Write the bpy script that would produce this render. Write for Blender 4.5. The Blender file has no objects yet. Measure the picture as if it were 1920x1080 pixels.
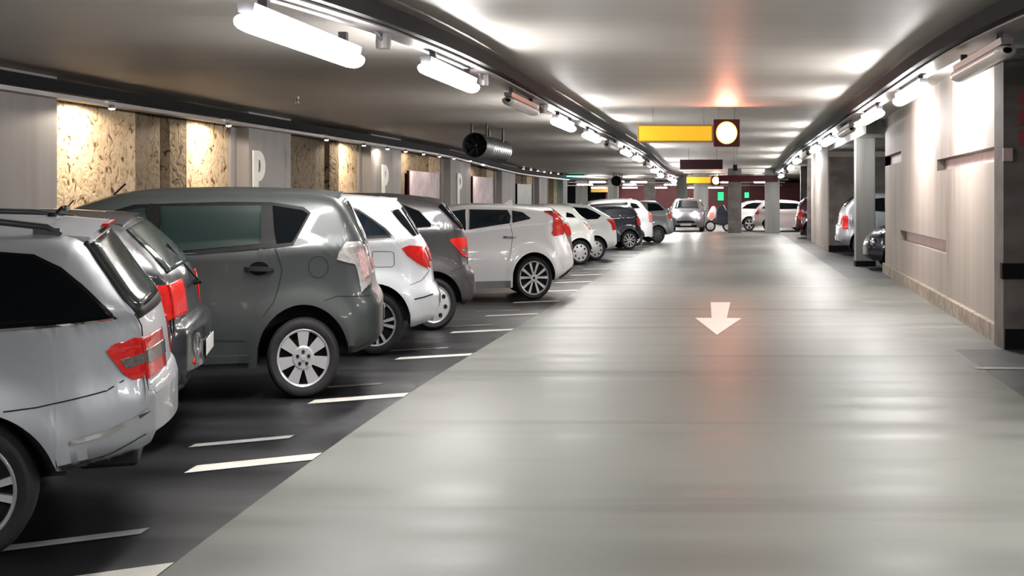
import bpy, math, random
from math import sin, cos, pi, sqrt, radians
random.seed(7)
SC = bpy.context.scene
COL = SC.collection
F, X0, Y0, H = 2500.0, 1367.0, 373.0, 1.57      # lens in pixels, vanishing point, eye height

def fz(Y): return -0.0035*(12.5-max(Y, 2))**2 if Y < 12.5 else 0.0
CZ = 3.29
def cz(Y):
    t = max(0., min(1., (Y-40)/22))
    return CZ - (0.0035*(16-max(Y, 2))**2 if Y < 16 else 0.0) - .32*t*t*(3-2*t)
ORD = ['first', 'second', 'third', 'fourth', 'fifth', 'sixth', 'seventh', 'eighth', 'ninth', 'tenth', 'eleventh', 'twelfth', 'thirteenth', 'fourteenth', 'fifteenth', 'sixteenth', 'seventeenth', 'eighteenth', 'nineteenth', 'twentieth']

# ------------------------------------------------------------------ materials
MATS = {}
def node_mat(name):
    m = bpy.data.materials.new(name); m.use_nodes = True
    nt = m.node_tree; b = nt.nodes['Principled BSDF']
    return m, nt, b
def setp(b, **k):
    for a, v in k.items():
        a = a.replace('_', ' ')
        if a in b.inputs: b.inputs[a].default_value = v
def plain(name, col, rough=.5, metal=0., coat=0., spec=.5, em=None, es=0., noise=0., nscale=8., bump=0.):
    if name in MATS: return MATS[name]
    m, nt, b = node_mat(name)
    c = (*col, 1)
    setp(b, Base_Color=c, Roughness=rough, Metallic=metal, Coat_Weight=coat, Coat_Roughness=.04, Specular_IOR_Level=spec)
    if em: setp(b, Emission_Color=(*em, 1), Emission_Strength=es)
    if noise or bump:
        tc = nt.nodes.new('ShaderNodeTexCoord'); n = nt.nodes.new('ShaderNodeTexNoise')
        n.inputs['Scale'].default_value = nscale; n.inputs['Detail'].default_value = 4
        nt.links.new(tc.outputs['Object'], n.inputs['Vector'])
        if noise:
            mx = nt.nodes.new('ShaderNodeMixRGB'); mx.blend_type = 'MULTIPLY'; mx.inputs[0].default_value = 1
            r = nt.nodes.new('ShaderNodeValToRGB')
            r.color_ramp.elements[0].position = .3; r.color_ramp.elements[1].position = .7
            r.color_ramp.elements[0].color = (1-noise, 1-noise, 1-noise, 1); r.color_ramp.elements[1].color = (1, 1, 1, 1)
            mx.inputs[1].default_value = c
            nt.links.new(n.outputs['Fac'], r.inputs['Fac']); nt.links.new(r.outputs['Color'], mx.inputs[2])
            nt.links.new(mx.outputs[0], b.inputs['Base Color'])
        if bump:
            bp = nt.nodes.new('ShaderNodeBump'); bp.inputs['Strength'].default_value = bump; bp.inputs['Distance'].default_value = .02
            nt.links.new(n.outputs['Fac'], bp.inputs['Height']); nt.links.new(bp.outputs[0], b.inputs['Normal'])
    MATS[name] = m
    return m

def streaky(name, c1, c2, scale, rough, rvar=0., bump=.1, spec=.5, blotch=None, lo=.35, hi=.65, bdist=.01, detail=5, aniso=0., tang=0, metal=0.):
    """noise stretched by the three scales; blotch = (colour, scale3, threshold)"""
    m, nt, b = node_mat(name); N = nt.nodes; L = nt.links
    tc = N.new('ShaderNodeTexCoord'); mp = N.new('ShaderNodeMapping'); mp.inputs['Scale'].default_value = scale
    n = N.new('ShaderNodeTexNoise'); n.inputs['Scale'].default_value = 1; n.inputs['Detail'].default_value = detail
    L.new(tc.outputs['Object'], mp.inputs[0]); L.new(mp.outputs[0], n.inputs['Vector'])
    r = N.new('ShaderNodeValToRGB'); r.color_ramp.elements[0].position = lo; r.color_ramp.elements[1].position = hi
    r.color_ramp.elements[0].color = (*c1, 1); r.color_ramp.elements[1].color = (*c2, 1)
    L.new(n.outputs['Fac'], r.inputs['Fac']); col = r.outputs['Color']
    if blotch:
        bc, bs, th = blotch
        mp2 = N.new('ShaderNodeMapping'); mp2.inputs['Scale'].default_value = bs
        n2 = N.new('ShaderNodeTexNoise'); n2.inputs['Scale'].default_value = 1; n2.inputs['Detail'].default_value = 6
        L.new(tc.outputs['Object'], mp2.inputs[0]); L.new(mp2.outputs[0], n2.inputs['Vector'])
        r2 = N.new('ShaderNodeValToRGB'); r2.color_ramp.elements[0].position = th; r2.color_ramp.elements[1].position = th+.12
        L.new(n2.outputs['Fac'], r2.inputs['Fac'])
        mx = N.new('ShaderNodeMixRGB'); L.new(r2.outputs['Color'], mx.inputs[0]); L.new(col, mx.inputs[1]); mx.inputs[2].default_value = (*bc, 1)
        col = mx.outputs[0]
    L.new(col, b.inputs['Base Color'])
    if rvar:
        mr = N.new('ShaderNodeMapRange'); mr.inputs['To Min'].default_value = rough-rvar; mr.inputs['To Max'].default_value = rough+rvar
        mr.inputs['From Min'].default_value = .3; mr.inputs['From Max'].default_value = .7
        L.new(n.outputs['Fac'], mr.inputs['Value']); L.new(mr.outputs[0], b.inputs['Roughness'])
    else: setp(b, Roughness=rough)
    setp(b, Specular_IOR_Level=spec, Metallic=metal)
    if aniso:
        b.inputs['Anisotropic'].default_value = aniso
        cx = N.new('ShaderNodeCombineXYZ'); cx.inputs[tang].default_value = 1; L.new(cx.outputs[0], b.inputs['Tangent'])
    if bump:
        bp = N.new('ShaderNodeBump'); bp.inputs['Strength'].default_value = bump; bp.inputs['Distance'].default_value = bdist
        L.new(n.outputs['Fac'], bp.inputs['Height']); L.new(bp.outputs[0], b.inputs['Normal'])
    MATS[name] = m
    return m

M_floor = streaky('floor_coating', (.132, .135, .122), (.172, .173, .158), (.12, 2.6, 1),   .45, .07, .5, .22, ((.118, .118, .106), (.15, 1.3, 1), .56), bdist=.010, aniso=.3, tang=1)
M_asph = streaky('bay_coating', (.004, .004, .005), (.012, .012, .014), (.25, 2.2, 1), .42, .08, .25, .35, ((.026, .026, .03), (.3, 1.4, 1), .62), bdist=.006)
M_asph2 = streaky('bay_coating_worn', (.022, .022, .025), (.05, .05, .053), (.3, 1.6, 1), .5, .08, .2, .22, ((.015, .015, .017), (.4, 1.4, 1), .62), bdist=.006)
M_ceil = streaky('ceiling_paint', (.43, .405, .37), (.485, .46, .42), (.06, 2.2, 1), .5, 0, 0, .35, None, .3, .7, bdist=.003)
M_conc = streaky('smooth_concrete', (.25, .23, .222), (.30, .28, .27), (3, 3, .25), .7, 0, .25, .3, ((.14, .11, .09), (1.2, 1.2, .5), .66))
M_concR = streaky('board_marked_concrete', (.265, .222, .192), (.315, .27, .235), (2.2, 2.2, .18), .65, 0, .15, .3, ((.215, .165, .135), (1.2, 1.2, .3), .60))
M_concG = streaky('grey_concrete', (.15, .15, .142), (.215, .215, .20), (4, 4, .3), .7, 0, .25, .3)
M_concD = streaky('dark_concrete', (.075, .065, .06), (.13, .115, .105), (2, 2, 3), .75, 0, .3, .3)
M_curb = streaky('curb_concrete', (.20, .16, .12), (.33, .28, .23), (6, 6, 6), .8, 0, .3, .3)

def stone(nm, k):
    m, nt, b = node_mat(nm); N = nt.nodes; L = nt.links
    tc = N.new('ShaderNodeTexCoord')
    n = N.new('ShaderNodeTexNoise'); n.inputs['Scale'].default_value = 6.5; n.inputs['Detail'].default_value = 6; n.inputs['Distortion'].default_value = 1.2
    L.new(tc.outputs['Object'], n.inputs['Vector'])
    r = N.new('ShaderNodeValToRGB'); e = r.color_ramp.elements
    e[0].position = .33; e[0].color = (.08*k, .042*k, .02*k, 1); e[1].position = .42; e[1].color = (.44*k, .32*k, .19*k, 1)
    x = e.new(.62); x.color = (.52*k, .41*k, .28*k, 1)
    L.new(n.outputs['Fac'], r.inputs['Fac']); L.new(r.outputs['Color'], b.inputs['Base Color'])
    setp(b, Roughness=.85, Specular_IOR_Level=.2)
    bp = N.new('ShaderNodeBump'); bp.inputs['Strength'].default_value = .8; bp.inputs['Distance'].default_value = .06
    L.new(n.outputs['Fac'], bp.inputs['Height']); L.new(bp.outputs[0], b.inputs['Normal'])
    MATS[nm] = m
    return m
M_stone = stone('rough_stone', 1.)
M_stoneShade = stone('shaded_rough_stone', .32)  # same stone darkened, shade painted in where the spots leave it dim
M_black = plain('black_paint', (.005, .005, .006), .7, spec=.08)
M_rubber = plain('tyre_rubber', (.012, .012, .013), .75, noise=.3, nscale=40)
M_plastic = plain('black_plastic', (.010, .010, .011), .5, spec=.25)
M_under = plain('underbody_black', (.004, .004, .004), .9)
M_glass = plain('tinted_glass', (.004, .005, .006), .06, spec=.05)
M_glassM = plain('dark_privacy_glass', (.004, .005, .006), .3, spec=.0)
M_trim = plain('black_window_trim', (.003, .003, .003), .45, spec=.15)
M_glassG = plain('green_reflection_glass', (.004, .013, .012), .02, spec=.6)  # green base colour stands in for reflections on the panes
M_glassB = plain('blue_grey_glass', (.01, .016, .022), .04, spec=.7)
M_glassR = plain('rear_screen_glass', (.022, .028, .025), .08, spec=.6)
M_rim = plain('alloy_silver', (.62, .62, .64), .3, .55, coat=.3)
M_rimd = plain('alloy_dark', (.10, .10, .11), .4, .5)
M_chrome = plain('chrome', (.75, .75, .77), .12, 1.)
M_red = plain('red_lamp_lens', (.55, .015, .012), .12, coat=.8, em=(1, .03, .02), es=.05, noise=.25, nscale=30)
M_redpale = plain('pale_red_lens', (.62, .20, .18), .15, coat=.6)
M_pinkcore = plain('pinkish_lamp_core', (.60, .40, .38), .2, coat=.6, noise=.4, nscale=40)
M_clear = plain('clear_lamp_lens', (.62, .58, .57), .12, .35, coat=1., noise=.5, nscale=22)
M_smoke = plain('smoked_lens', (.17, .15, .14), .15, .2, coat=.8, noise=.5, nscale=40)
M_plate = plain('plate_white', (.55, .55, .52), .4)
M_seam = plain('panel_gap', (.006, .006, .006), .8)
M_white = plain('white_paint', (.78, .77, .72), .55, noise=.12, nscale=3)
M_line = plain('line_paint', (.66, .64, .58), .5, noise=.35, nscale=2.5)
M_lineworn = plain('line_paint_worn', (.30, .30, .29), .5, noise=.6, nscale=2.5)
M_arrow = plain('arrow_paint', (.68, .60, .555), .5, noise=.06, nscale=2)
M_galv = plain('galvanised_steel', (.36, .36, .38), .35, .7, noise=.2, nscale=4)
M_trunk = plain('trunking_grey', (.30, .28, .28), .4, .2, noise=.2, nscale=2)
M_housing = plain('lamp_housing', (.20, .20, .22), .4)
M_brownh = plain('unlit_lamp_housing', (.13, .095, .085), .4)
M_lamp = plain('lamp_diffuser', (.9, .9, .92), .3, em=(1.0, .97, .95), es=80)
M_off = plain('lamp_diffuser_off', (.45, .42, .40), .25)
M_spot = plain('spot_lens', (.9, .9, .9), .3, em=(1, .88, .74), es=25)
M_yellow = plain('yellow_sign_face', (.66, .385, .004), .4, em=(1, .50, 0), es=.10)
M_yframe = plain('sign_frame', (.20, .11, .01), .4)
M_maroon = plain('maroon_casing', (.040, .006, .008), .5, spec=.12)
M_darksign = plain('dark_sign_face', (.022, .009, .011), .5, spec=.1)
M_lens = plain('signal_lens', (.9, .8, .7), .3, em=(1, .34, .22), es=95)
M_lensrim = plain('signal_lens_rim', (.8, .7, .1), .3, em=(1, .80, .18), es=1.0)
M_fan = plain('fan_black', (.008, .010, .010), .45)
M_fang = plain('fan_silencer', (.045, .06, .055), .3, .4)
M_poster = plain('poster_paper', (.50, .40, .42), .6, noise=.35, nscale=3)
M_greenem = plain('green_sign_face', (.02, .5, .2), .4, em=(.02, .75, .20), es=.8)
M_teal = plain('teal_lamp', (.1, .6, .5), .4, em=(.05, .9, .75), es=9)
M_head = plain('headlight_lens', (1, 1, 1), .2, em=(1, .96, .98), es=170)
M_redwall = plain('red_paint', (.13, .022, .024), .6, noise=.3, nscale=1.5)
M_redletter = plain('red_letter_paint', (.22, .015, .02), .5)
M_pinkplate = plain('pink_plate', (.42, .30, .28), .55, noise=.3, nscale=6)
M_screw = plain('dark_metal', (.05, .05, .055), .4, .6)
def paint(name, col, metal=.35, rough=.32):
    return plain(name, col, rough, metal, coat=1.0)

# ------------------------------------------------------------------ mesh helpers
class MB:
    def __init__(s): s.v, s.f, s.m = [], [], []
    def add(s, vs, fs, mi=0):
        o = len(s.v); s.v += [tuple(p) for p in vs]
        for f in fs: s.f.append(tuple(i+o for i in f)); s.m.append(mi)
    def box(s, a, b, mi=0):
        x, y, z = a; X, Y, Z = b
        s.add([(x,y,z),(X,y,z),(X,Y,z),(x,Y,z),(x,y,Z),(X,y,Z),(X,Y,Z),(x,Y,Z)],
              [(3,2,1,0),(4,5,6,7),(0,1,5,4),(1,2,6,5),(2,3,7,6),(3,0,4,7)], mi)
    def quad(s, a, b, c, d, mi=0): s.add([a, b, c, d], [(0, 1, 2, 3)], mi)
    def prism(s, pts, axis, lo, hi, mi=0):
        """pts 2D polygon extruded along axis (0,1,2)"""
        def put(p, t):
            q = [p[0], p[1]]; q.insert(axis, t); return tuple(q)
        n = len(pts)
        vs = [put(p, lo) for p in pts]+[put(p, hi) for p in pts]
        fs = [(i, (i+1) % n, n+(i+1) % n, n+i) for i in range(n)]
        fs += [tuple(range(n))[::-1], tuple(range(n, 2*n))]
        s.add(vs, fs, mi)
    def lathe(s, prof, axis='y', c=(0,0,0), seg=32, kx=1., mi=0, closed=False):
        """prof: list of (r, t) revolved about the axis"""
        vs = []; n = len(prof)
        for k in range(seg):
            a = 2*pi*k/seg
            for r, t in prof:
                if axis == 'y': vs.append((c[0]+r*cos(a)*kx, c[1]+t, c[2]+r*sin(a)))
                elif axis == 'z': vs.append((c[0]+r*cos(a)*kx, c[1]+r*sin(a), c[2]+t))
                else: vs.append((c[0]+t, c[1]+r*cos(a)*kx, c[2]+r*sin(a)))
        fs = []
        for k in range(seg):
            k2 = (k+1) % seg
            for j in range(n-1 + (1 if closed else 0)):
                j2 = (j+1) % n
                fs.append((k*n+j, k*n+j2, k2*n+j2, k2*n+j))
        s.add(vs, fs, mi)
    def tube(s, pts, r, seg=8, mi=0):
        from mathutils import Vector
        P = [Vector(p) for p in pts]; rings = []
        for i, p in enumerate(P):
            d = (P[min(i+1, len(P)-1)]-P[max(i-1, 0)]).normalized()
            u = d.cross(Vector((0, 0, 1)));
            if u.length < .1: u = d.cross(Vector((1, 0, 0)))
            u.normalize(); w = d.cross(u)
            rings.append([p+u*r*cos(2*pi*k/seg)+w*r*sin(2*pi*k/seg) for k in range(seg)])
        vs = [q for R in rings for q in R]; fs = []
        for i in range(len(P)-1):
            for k in range(seg):
                k2 = (k+1) % seg
                fs.append((i*seg+k, i*seg+k2, (i+1)*seg+k2, (i+1)*seg+k))
        fs += [tuple(range(seg))[::-1], tuple(range((len(P)-1)*seg, len(P)*seg))]
        s.add(vs, fs, mi)
    def build(s, name, mats, parent=None, smooth=None, bevel=0, fix=True):
        me = bpy.data.meshes.new(name); me.from_pydata(s.v, [], s.f)
        if not isinstance(mats, (list, tuple)): mats = [mats]
        for m in mats: me.materials.append(m)
        for p, mi in zip(me.polygons, s.m): p.material_index = mi
        if fix:
            import bmesh
            bm = bmesh.new(); bm.from_mesh(me)
            bmesh.ops.remove_doubles(bm, verts=bm.verts, dist=1e-5)
            bmesh.ops.recalc_face_normals(bm, faces=bm.faces)
            bm.to_mesh(me); bm.free()
        if smooth is not None:
            me.shade_smooth()
            if smooth < 180: me.set_sharp_from_angle(angle=radians(smooth))
        o = bpy.data.objects.new(name, me); COL.objects.link(o)
        if parent: o.parent = parent
        if bevel:
            b = o.modifiers.new('bevel', 'BEVEL'); b.width = bevel; b.segments = 2; b.limit_method = 'ANGLE'
        return o
def tag(o, label=None, cat=None, group=None, kind=None):
    if label: o['label'] = label
    if cat: o['category'] = cat
    if group: o['group'] = group
    if kind: o['kind'] = kind
    return o
def thing(name, label, cat, loc=(0,0,0), rot=(0,0,0), group=None):
    o = bpy.data.objects.new(name, None); o.empty_display_size = .2; COL.objects.link(o)
    o.location = loc; o.rotation_euler = rot
    return tag(o, label, cat, group)
def struct(o, label=None, cat=None): return tag(o, label, cat, kind='structure')

def interp(pts, x):
    """monotone-ish cubic through (x, z) points"""
    n = len(pts)
    if x <= pts[0][0]: return pts[0][1]
    if x >= pts[-1][0]: return pts[-1][1]
    lo, hi = 0, n-1
    while hi-lo > 1:
        m = (lo+hi)//2
        if pts[m][0] <= x: lo = m
        else: hi = m
    def d(i): return (pts[i+1][1]-pts[i][1])/max(1e-6, pts[i+1][0]-pts[i][0])
    def tan(i):
        if i == 0: return d(0)
        if i == n-1: return d(n-2)
        a, b = d(i-1), d(i)
        if a*b <= 0: return 0.
        return 2*a*b/(a+b)
    h = pts[hi][0]-pts[lo][0]; t = (x-pts[lo][0])/h
    m0, m1 = tan(lo)*h, tan(hi)*h
    return ((2*t**3-3*t**2+1)*pts[lo][1]+(t**3-2*t**2+t)*m0+(-2*t**3+3*t**2)*pts[hi][1]+(t**3-t**2)*m1)

KX = .86            # cars sit a little shortened along their length
class Shell:
    """car body: side silhouette (top, bot) in car x (forward, rear axle = 0) and z; y is a height field"""
    def __init__(s, sp):
        s.sp = sp
        s.top, s.bot, s.W = sp['top'], sp['bot'], sp['W']
        s.xt, s.xn = s.top[0][0], s.top[-1][0]
        s.b0, s.bs = sp.get('belt', (1.12, -.03))
        s.tum = sp.get('tum', .34)
        s.Rr, s.Dr = sp.get('rear', (.34, .17))
        s.Rf, s.Df = sp.get('front', (.55, .30))
        s.Rt, s.Dt = sp.get('roof', (.13, .10))
        s.crown = sp.get('crown', .04)
        s.ax, s.az = sp.get('arch', (.36, .42)); s.wz = sp.get('wr', .32)
        s.wb = sp['wb']
        s.capr, s.capf = sp.get('capr', .0), s.xn-.45
        N = 500; s.tab = []
        for i in range(N+1):
            x = s.xt+(s.xn-s.xt)*i/N
            s.tab.append((x, s.zbase(x), s.ztop(x)))
        s.cr, s.cn = {}, {}
    def ztop(s, x): return interp(s.top, x)
    def zbase(s, x): return interp(s.bot, x)
    def zbot(s, x):
        z = s.zbase(x)
        for xw in (0, s.wb):
            q = (x-xw)/s.ax
            if abs(q) < 1: z = max(z, s.wz+s.az*sqrt(1-q*q))
        return z
    def xrear(s, z):
        k = round(z*250)
        if k not in s.cr:
            s.cr[k] = next((min(x, s.capr) for x, a, b in s.tab if a <= z+.002 and b >= z-.002), s.capr)
        return s.cr[k]
    def xnose(s, z):
        k = round(z*250)
        if k not in s.cn:
            s.cn[k] = next((max(x, s.capf) for x, a, b in reversed(s.tab) if a <= z+.002 and b >= z-.002), s.capf)
        return s.cn[k]
    def y(s, x, z):
        bl = s.b0+s.bs*x
        y = s.W
        if z > bl: y -= s.tum*(z-bl) + .02*min(1, (z-bl)/.05)
        else:
            t = (bl-z)/bl
            y -= .05*t*t + .025*sin(min(1, t*2.2)*pi)
        for xw in (0, s.wb):
            q = sqrt(((x-xw)/s.ax)**2+((z-s.wz)/s.az)**2)
            if q < 1.35: y += .025*max(0, min(1, (1.35-q)/.25))*(1 if z < bl else 0)
        def rd(q): q = max(0., min(1., q)); return (1-sqrt(max(0., 1-.865*q*q)))/.633
        up = max(0., min(1., (z-bl+.04)/.10))
        i1 = s.Dr*(1-.5*up)*rd(1-(x-s.xrear(z))/(s.Rr*(1-.55*up)))
        i3 = s.Df*rd(1-(s.xnose(z)-x)/s.Rf)
        i2 = s.Dt*rd(1-(s.ztop(x)-z)/s.Rt)
        return y-((i1**3+i2**3+i3**3)**(1/3))
    def snorm(s, x, z, e=.004):
        gx = (s.y(x+e, z)-s.y(x-e, z))/(2*e); gz = (s.y(x, z+e)-s.y(x, z-e))/(2*e)
        gx = max(-5, min(5, gx)); gz = max(-5, min(5, gz))
        l = sqrt(1+gx*gx+gz*gz)
        return (-gx/l, 1/l, -gz/l)
    def cols(s, coarse=False):
        k = 2.2 if coarse else 1.
        xs = set(); x = s.xt
        while x < s.xn:
            xs.add(round(x, 4))
            if x < s.xt+.03: x += .006*k
            elif x < s.xt+.5: x += .014*k
            elif x > s.xn-.3: x += .02*k
            else: x += .055*k
        xs.add(s.xn)
        for xw in (0, s.wb):
            for i in range(17): xs.add(round(xw+s.ax*.9999*cos(pi*i/16), 4))
            xs.add(round(xw-s.ax-.001, 4)); xs.add(round(xw+s.ax+.001, 4))
        return sorted(xs)
    def normal(s, x, e=.012):
        if x <= s.xt+.001: return (-1., 0.)
        if x >= s.xn-.001: return (1., 0.)
        a, b = max(s.xt, x-e), min(s.xn, x+e)
        dx, dz = b-a, s.ztop(b)-s.ztop(a); l = sqrt(dx*dx+dz*dz)
        return (-dz/l, dx/l)
    def topp(s, x, v, off=0.):
        """a point of the roof / screen / hatch strip: v from -1 to 1 across"""
        z = s.ztop(x); yb = s.y(x, z); n = s.normal(x); c = s.crown*(1-v*v)+off
        return (x+n[0]*c, v*yb, z+n[1]*c)
    def body(s, mat, parent, coarse=False, name='body'):
        xs = s.cols(coarse); m = 12 if coarse else 24; nv = 6 if coarse else 10
        mb = MB(); V, Fc = [], []
        rl = 2*(m+1)+nv-1
        for x in xs:
            zb, zt = s.zbot(x), s.ztop(x)
            ring = []
            for j in range(m+1):
                z = zb+(zt-zb)*sin(j/m*pi/2); ring.append((x, s.y(x, z), z))
            for k in range(1, nv): ring.append(s.topp(x, 1-2*k/nv))
            for j in range(m, -1, -1):
                p = ring[j]; ring.append((p[0], -p[1], p[2]))
            V += ring
        n = len(xs)
        for i in range(n-1):
            for j in range(rl-1):
                a = i*rl+j; Fc.append((a, a+1, a+rl+1, a+rl))
        for i in (0, n-1):                      # tail and nose closing grids
            base = i*rl; sg = -1 if i == 0 else 1
            grid = []
            for j in range(m+1):
                row = [base+j]
                for k in range(1, nv):
                    if j == m: row.append(base+m+k)
                    else:
                        v = 1-2*k/nv; p = V[base+j]
                        V.append((p[0]+sg*s.crown*(1-v*v), v*p[1], p[2])); row.append(len(V)-1)
                row.append(base+rl-1-j); grid.append(row)
            for j in range(m):
                for k in range(nv): Fc.append((grid[j][k], grid[j][k+1], grid[j+1][k+1], grid[j+1][k]))
        mb.add(V, Fc)
        b = mb.build(name, mat, parent, smooth=50)
        u = MB(); V, Fc = [], []
        for x in xs:
            z = s.zbot(x); y = s.y(x, z)-.012
            V += [(x, y, z+.004), (x, -y, z+.004)]
        for i in range(n-1): Fc.append((2*i, 2*i+1, 2*i+3, 2*i+2))
        u.add(V, Fc)
        for xw in (0, s.wb):
            for sd in (1, -1):
                yy = sd*(s.W-.27); pts = [(xw+s.ax*1.02*cos(pi*i/12), yy, s.wz+(s.az+.02)*sin(pi*i/12)) for i in range(13)]
                u.add(pts, [tuple(range(13))])
        u.build('underbody', M_under, parent, smooth=60)
        return b
    def clip(s, poly, x):
        zs = []
        n = len(poly)
        for i in range(n):
            (xa, za), (xb, zb) = poly[i], poly[(i+1) % n]
            if abs(xa-xb) < 1e-6:
                if abs(xa-x) < 1e-6: zs += [za, zb]
                continue
            if min(xa, xb)-1e-9 <= x <= max(xa, xb)+1e-9: zs.append(za+(zb-za)*(x-xa)/(xb-xa))
        return (min(zs), max(zs)) if zs else None
    def patch(s, name, poly, mat, parent, off=.006, side=1, step=.03, both=False):
        """a panel lying on the body side inside polygon (x, z); one z-interval per x"""
        xs = set(); a, b = min(p[0] for p in poly), max(p[0] for p in poly)
        n = max(4, int((b-a)/step))
        for i in range(n+1): xs.add(round(a+(b-a)*i/n, 5))
        for p in poly: xs.add(round(p[0], 5))
        xs = [x for x in sorted(xs)]
        made = []
        for sd in ((1, -1) if both else (side,)):
            mb = MB()
            V, Fc = [], []; m = 10; cols = []
            for x in xs:
                c = s.clip(poly, min(max(x, a), b))
                if c is None: continue
                lo, hi = c; lo = max(lo, s.zbot(x)); hi = min(hi, s.ztop(x))
                if hi < lo: hi = lo
                cols.append((x, lo, hi))
            for x, lo, hi in cols:
                for j in range(m+1):
                    z = lo+(hi-lo)*j/m
                    n_ = s.snorm(x, z); V.append((x+off*n_[0], sd*(s.y(x, z)+off*n_[1]), z+off*n_[2]))
            k = len(V)
            for x, lo, hi in cols:                    # edge skirt down onto the body
                for z in (lo, hi): V.append((x, sd*(s.y(x, z)-.004), z))
            for i in range(len(cols)-1):
                for j in range(m):
                    q = i*(m+1)+j; Fc.append((q, q+1, q+m+2, q+m+1))
                Fc.append((i*(m+1), (i+1)*(m+1), k+2*i+2, k+2*i))
                Fc.append((i*(m+1)+m, (i+1)*(m+1)+m, k+2*i+3, k+2*i+1))
            mb.add(V, Fc)
            pr = parent[len(made) % len(parent)] if isinstance(parent, list) else parent
            made.append(mb.build(name, mat, pr, smooth=40))
        return made
    def strip(s, name, xa, xb, va, vb, mat, parent, off=.006, n=16, m=12, thick=.008):
        """a panel on the roof / screens between xa..xb and va..vb; va, vb may be pairs (at xa, at xb)"""
        if not isinstance(va, tuple): va = (va, va)
        if not isinstance(vb, tuple): vb = (vb, vb)
        mb = MB(); V, Fc = [], []
        if name.endswith('wrap'): va, vb = [tuple(q*1.05 if abs(q) > .99 else q for q in w) for w in (va, vb)]
        for i in range(n+1):
            t = i/n; x = xa+(xb-xa)*t; v0 = va[0]+(va[1]-va[0])*t; v1 = vb[0]+(vb[1]-vb[0])*t
            for j in range(m+1): V.append(s.topp(x, v0+(v1-v0)*j/m, off))
        for i in range(n):
            for j in range(m):
                q = i*(m+1)+j; Fc.append((q, q+1, q+m+2, q+m+1))
        mb.add(V, Fc)
        o = mb.build(name, mat, parent, smooth=60)
        if thick:
            md = o.modifiers.new('solid', 'SOLIDIFY'); md.thickness = thick; md.offset = 0
        return o
    def seam(s, name, pts, parent, w=.008, mat=None, off=.003, both=True, step=.03):
        P = []
        for i in range(len(pts)-1):
            (xa, za), (xb, zb) = pts[i], pts[i+1]; d = sqrt((xb-xa)**2+(zb-za)**2); n = max(1, int(d/step))
            for k in range(n): P.append((xa+(xb-xa)*k/n, za+(zb-za)*k/n))
        P.append(pts[-1])
        for sd in ((1, -1) if both else (1,)):
            mb = MB(); V, Fc = [], []
            for i, (x, z) in enumerate(P):
                a, b = P[max(0, i-1)], P[min(len(P)-1, i+1)]
                dx, dz = b[0]-a[0], b[1]-a[1]; l = sqrt(dx*dx+dz*dz) or 1
                nx, nz = -dz/l*w/2, dx/l*w/2
                for g in (-1, 1):
                    xx, zz = x+nx*g, z+nz*g
                    V.append((xx, sd*(s.y(xx, zz)+off), zz))
            for i in range(len(P)-1): Fc.append((2*i, 2*i+1, 2*i+3, 2*i+2))
            mb.add(V, Fc)
            o = mb.build(name, mat or M_seam, parent)
        return o
    def handle(s, xa, xb, za, zb, mat, parent):
        n = 10
        for sd in (1, -1):
            mb = MB(); rings = []
            for i in range(n+1):
                t = i/n; x = xa+(xb-xa)*t; z = za+(zb-za)*t; y = s.y(x, z)
                o = .012+.028*sin(pi*t)**.5; h = .016+.006*sin(pi*t)
                rings.append([(x, sd*(y-.004), z-h), (x, sd*(y+o), z-h*.7), (x, sd*(y+o), z+h*.7), (x, sd*(y-.004), z+h)])
            vs = [q for r in rings for q in r]; fs = []
            for i in range(n):
                for k in range(4):
                    k2 = (k+1) % 4; fs.append((4*i+k, 4*i+k2, 4*i+4+k2, 4*i+4+k))
            fs += [(0, 1, 2, 3), (4*n+3, 4*n+2, 4*n+1, 4*n)]
            mb.add(vs, fs)
            mb.build('door_handle', mat, parent, smooth=50)

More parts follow.
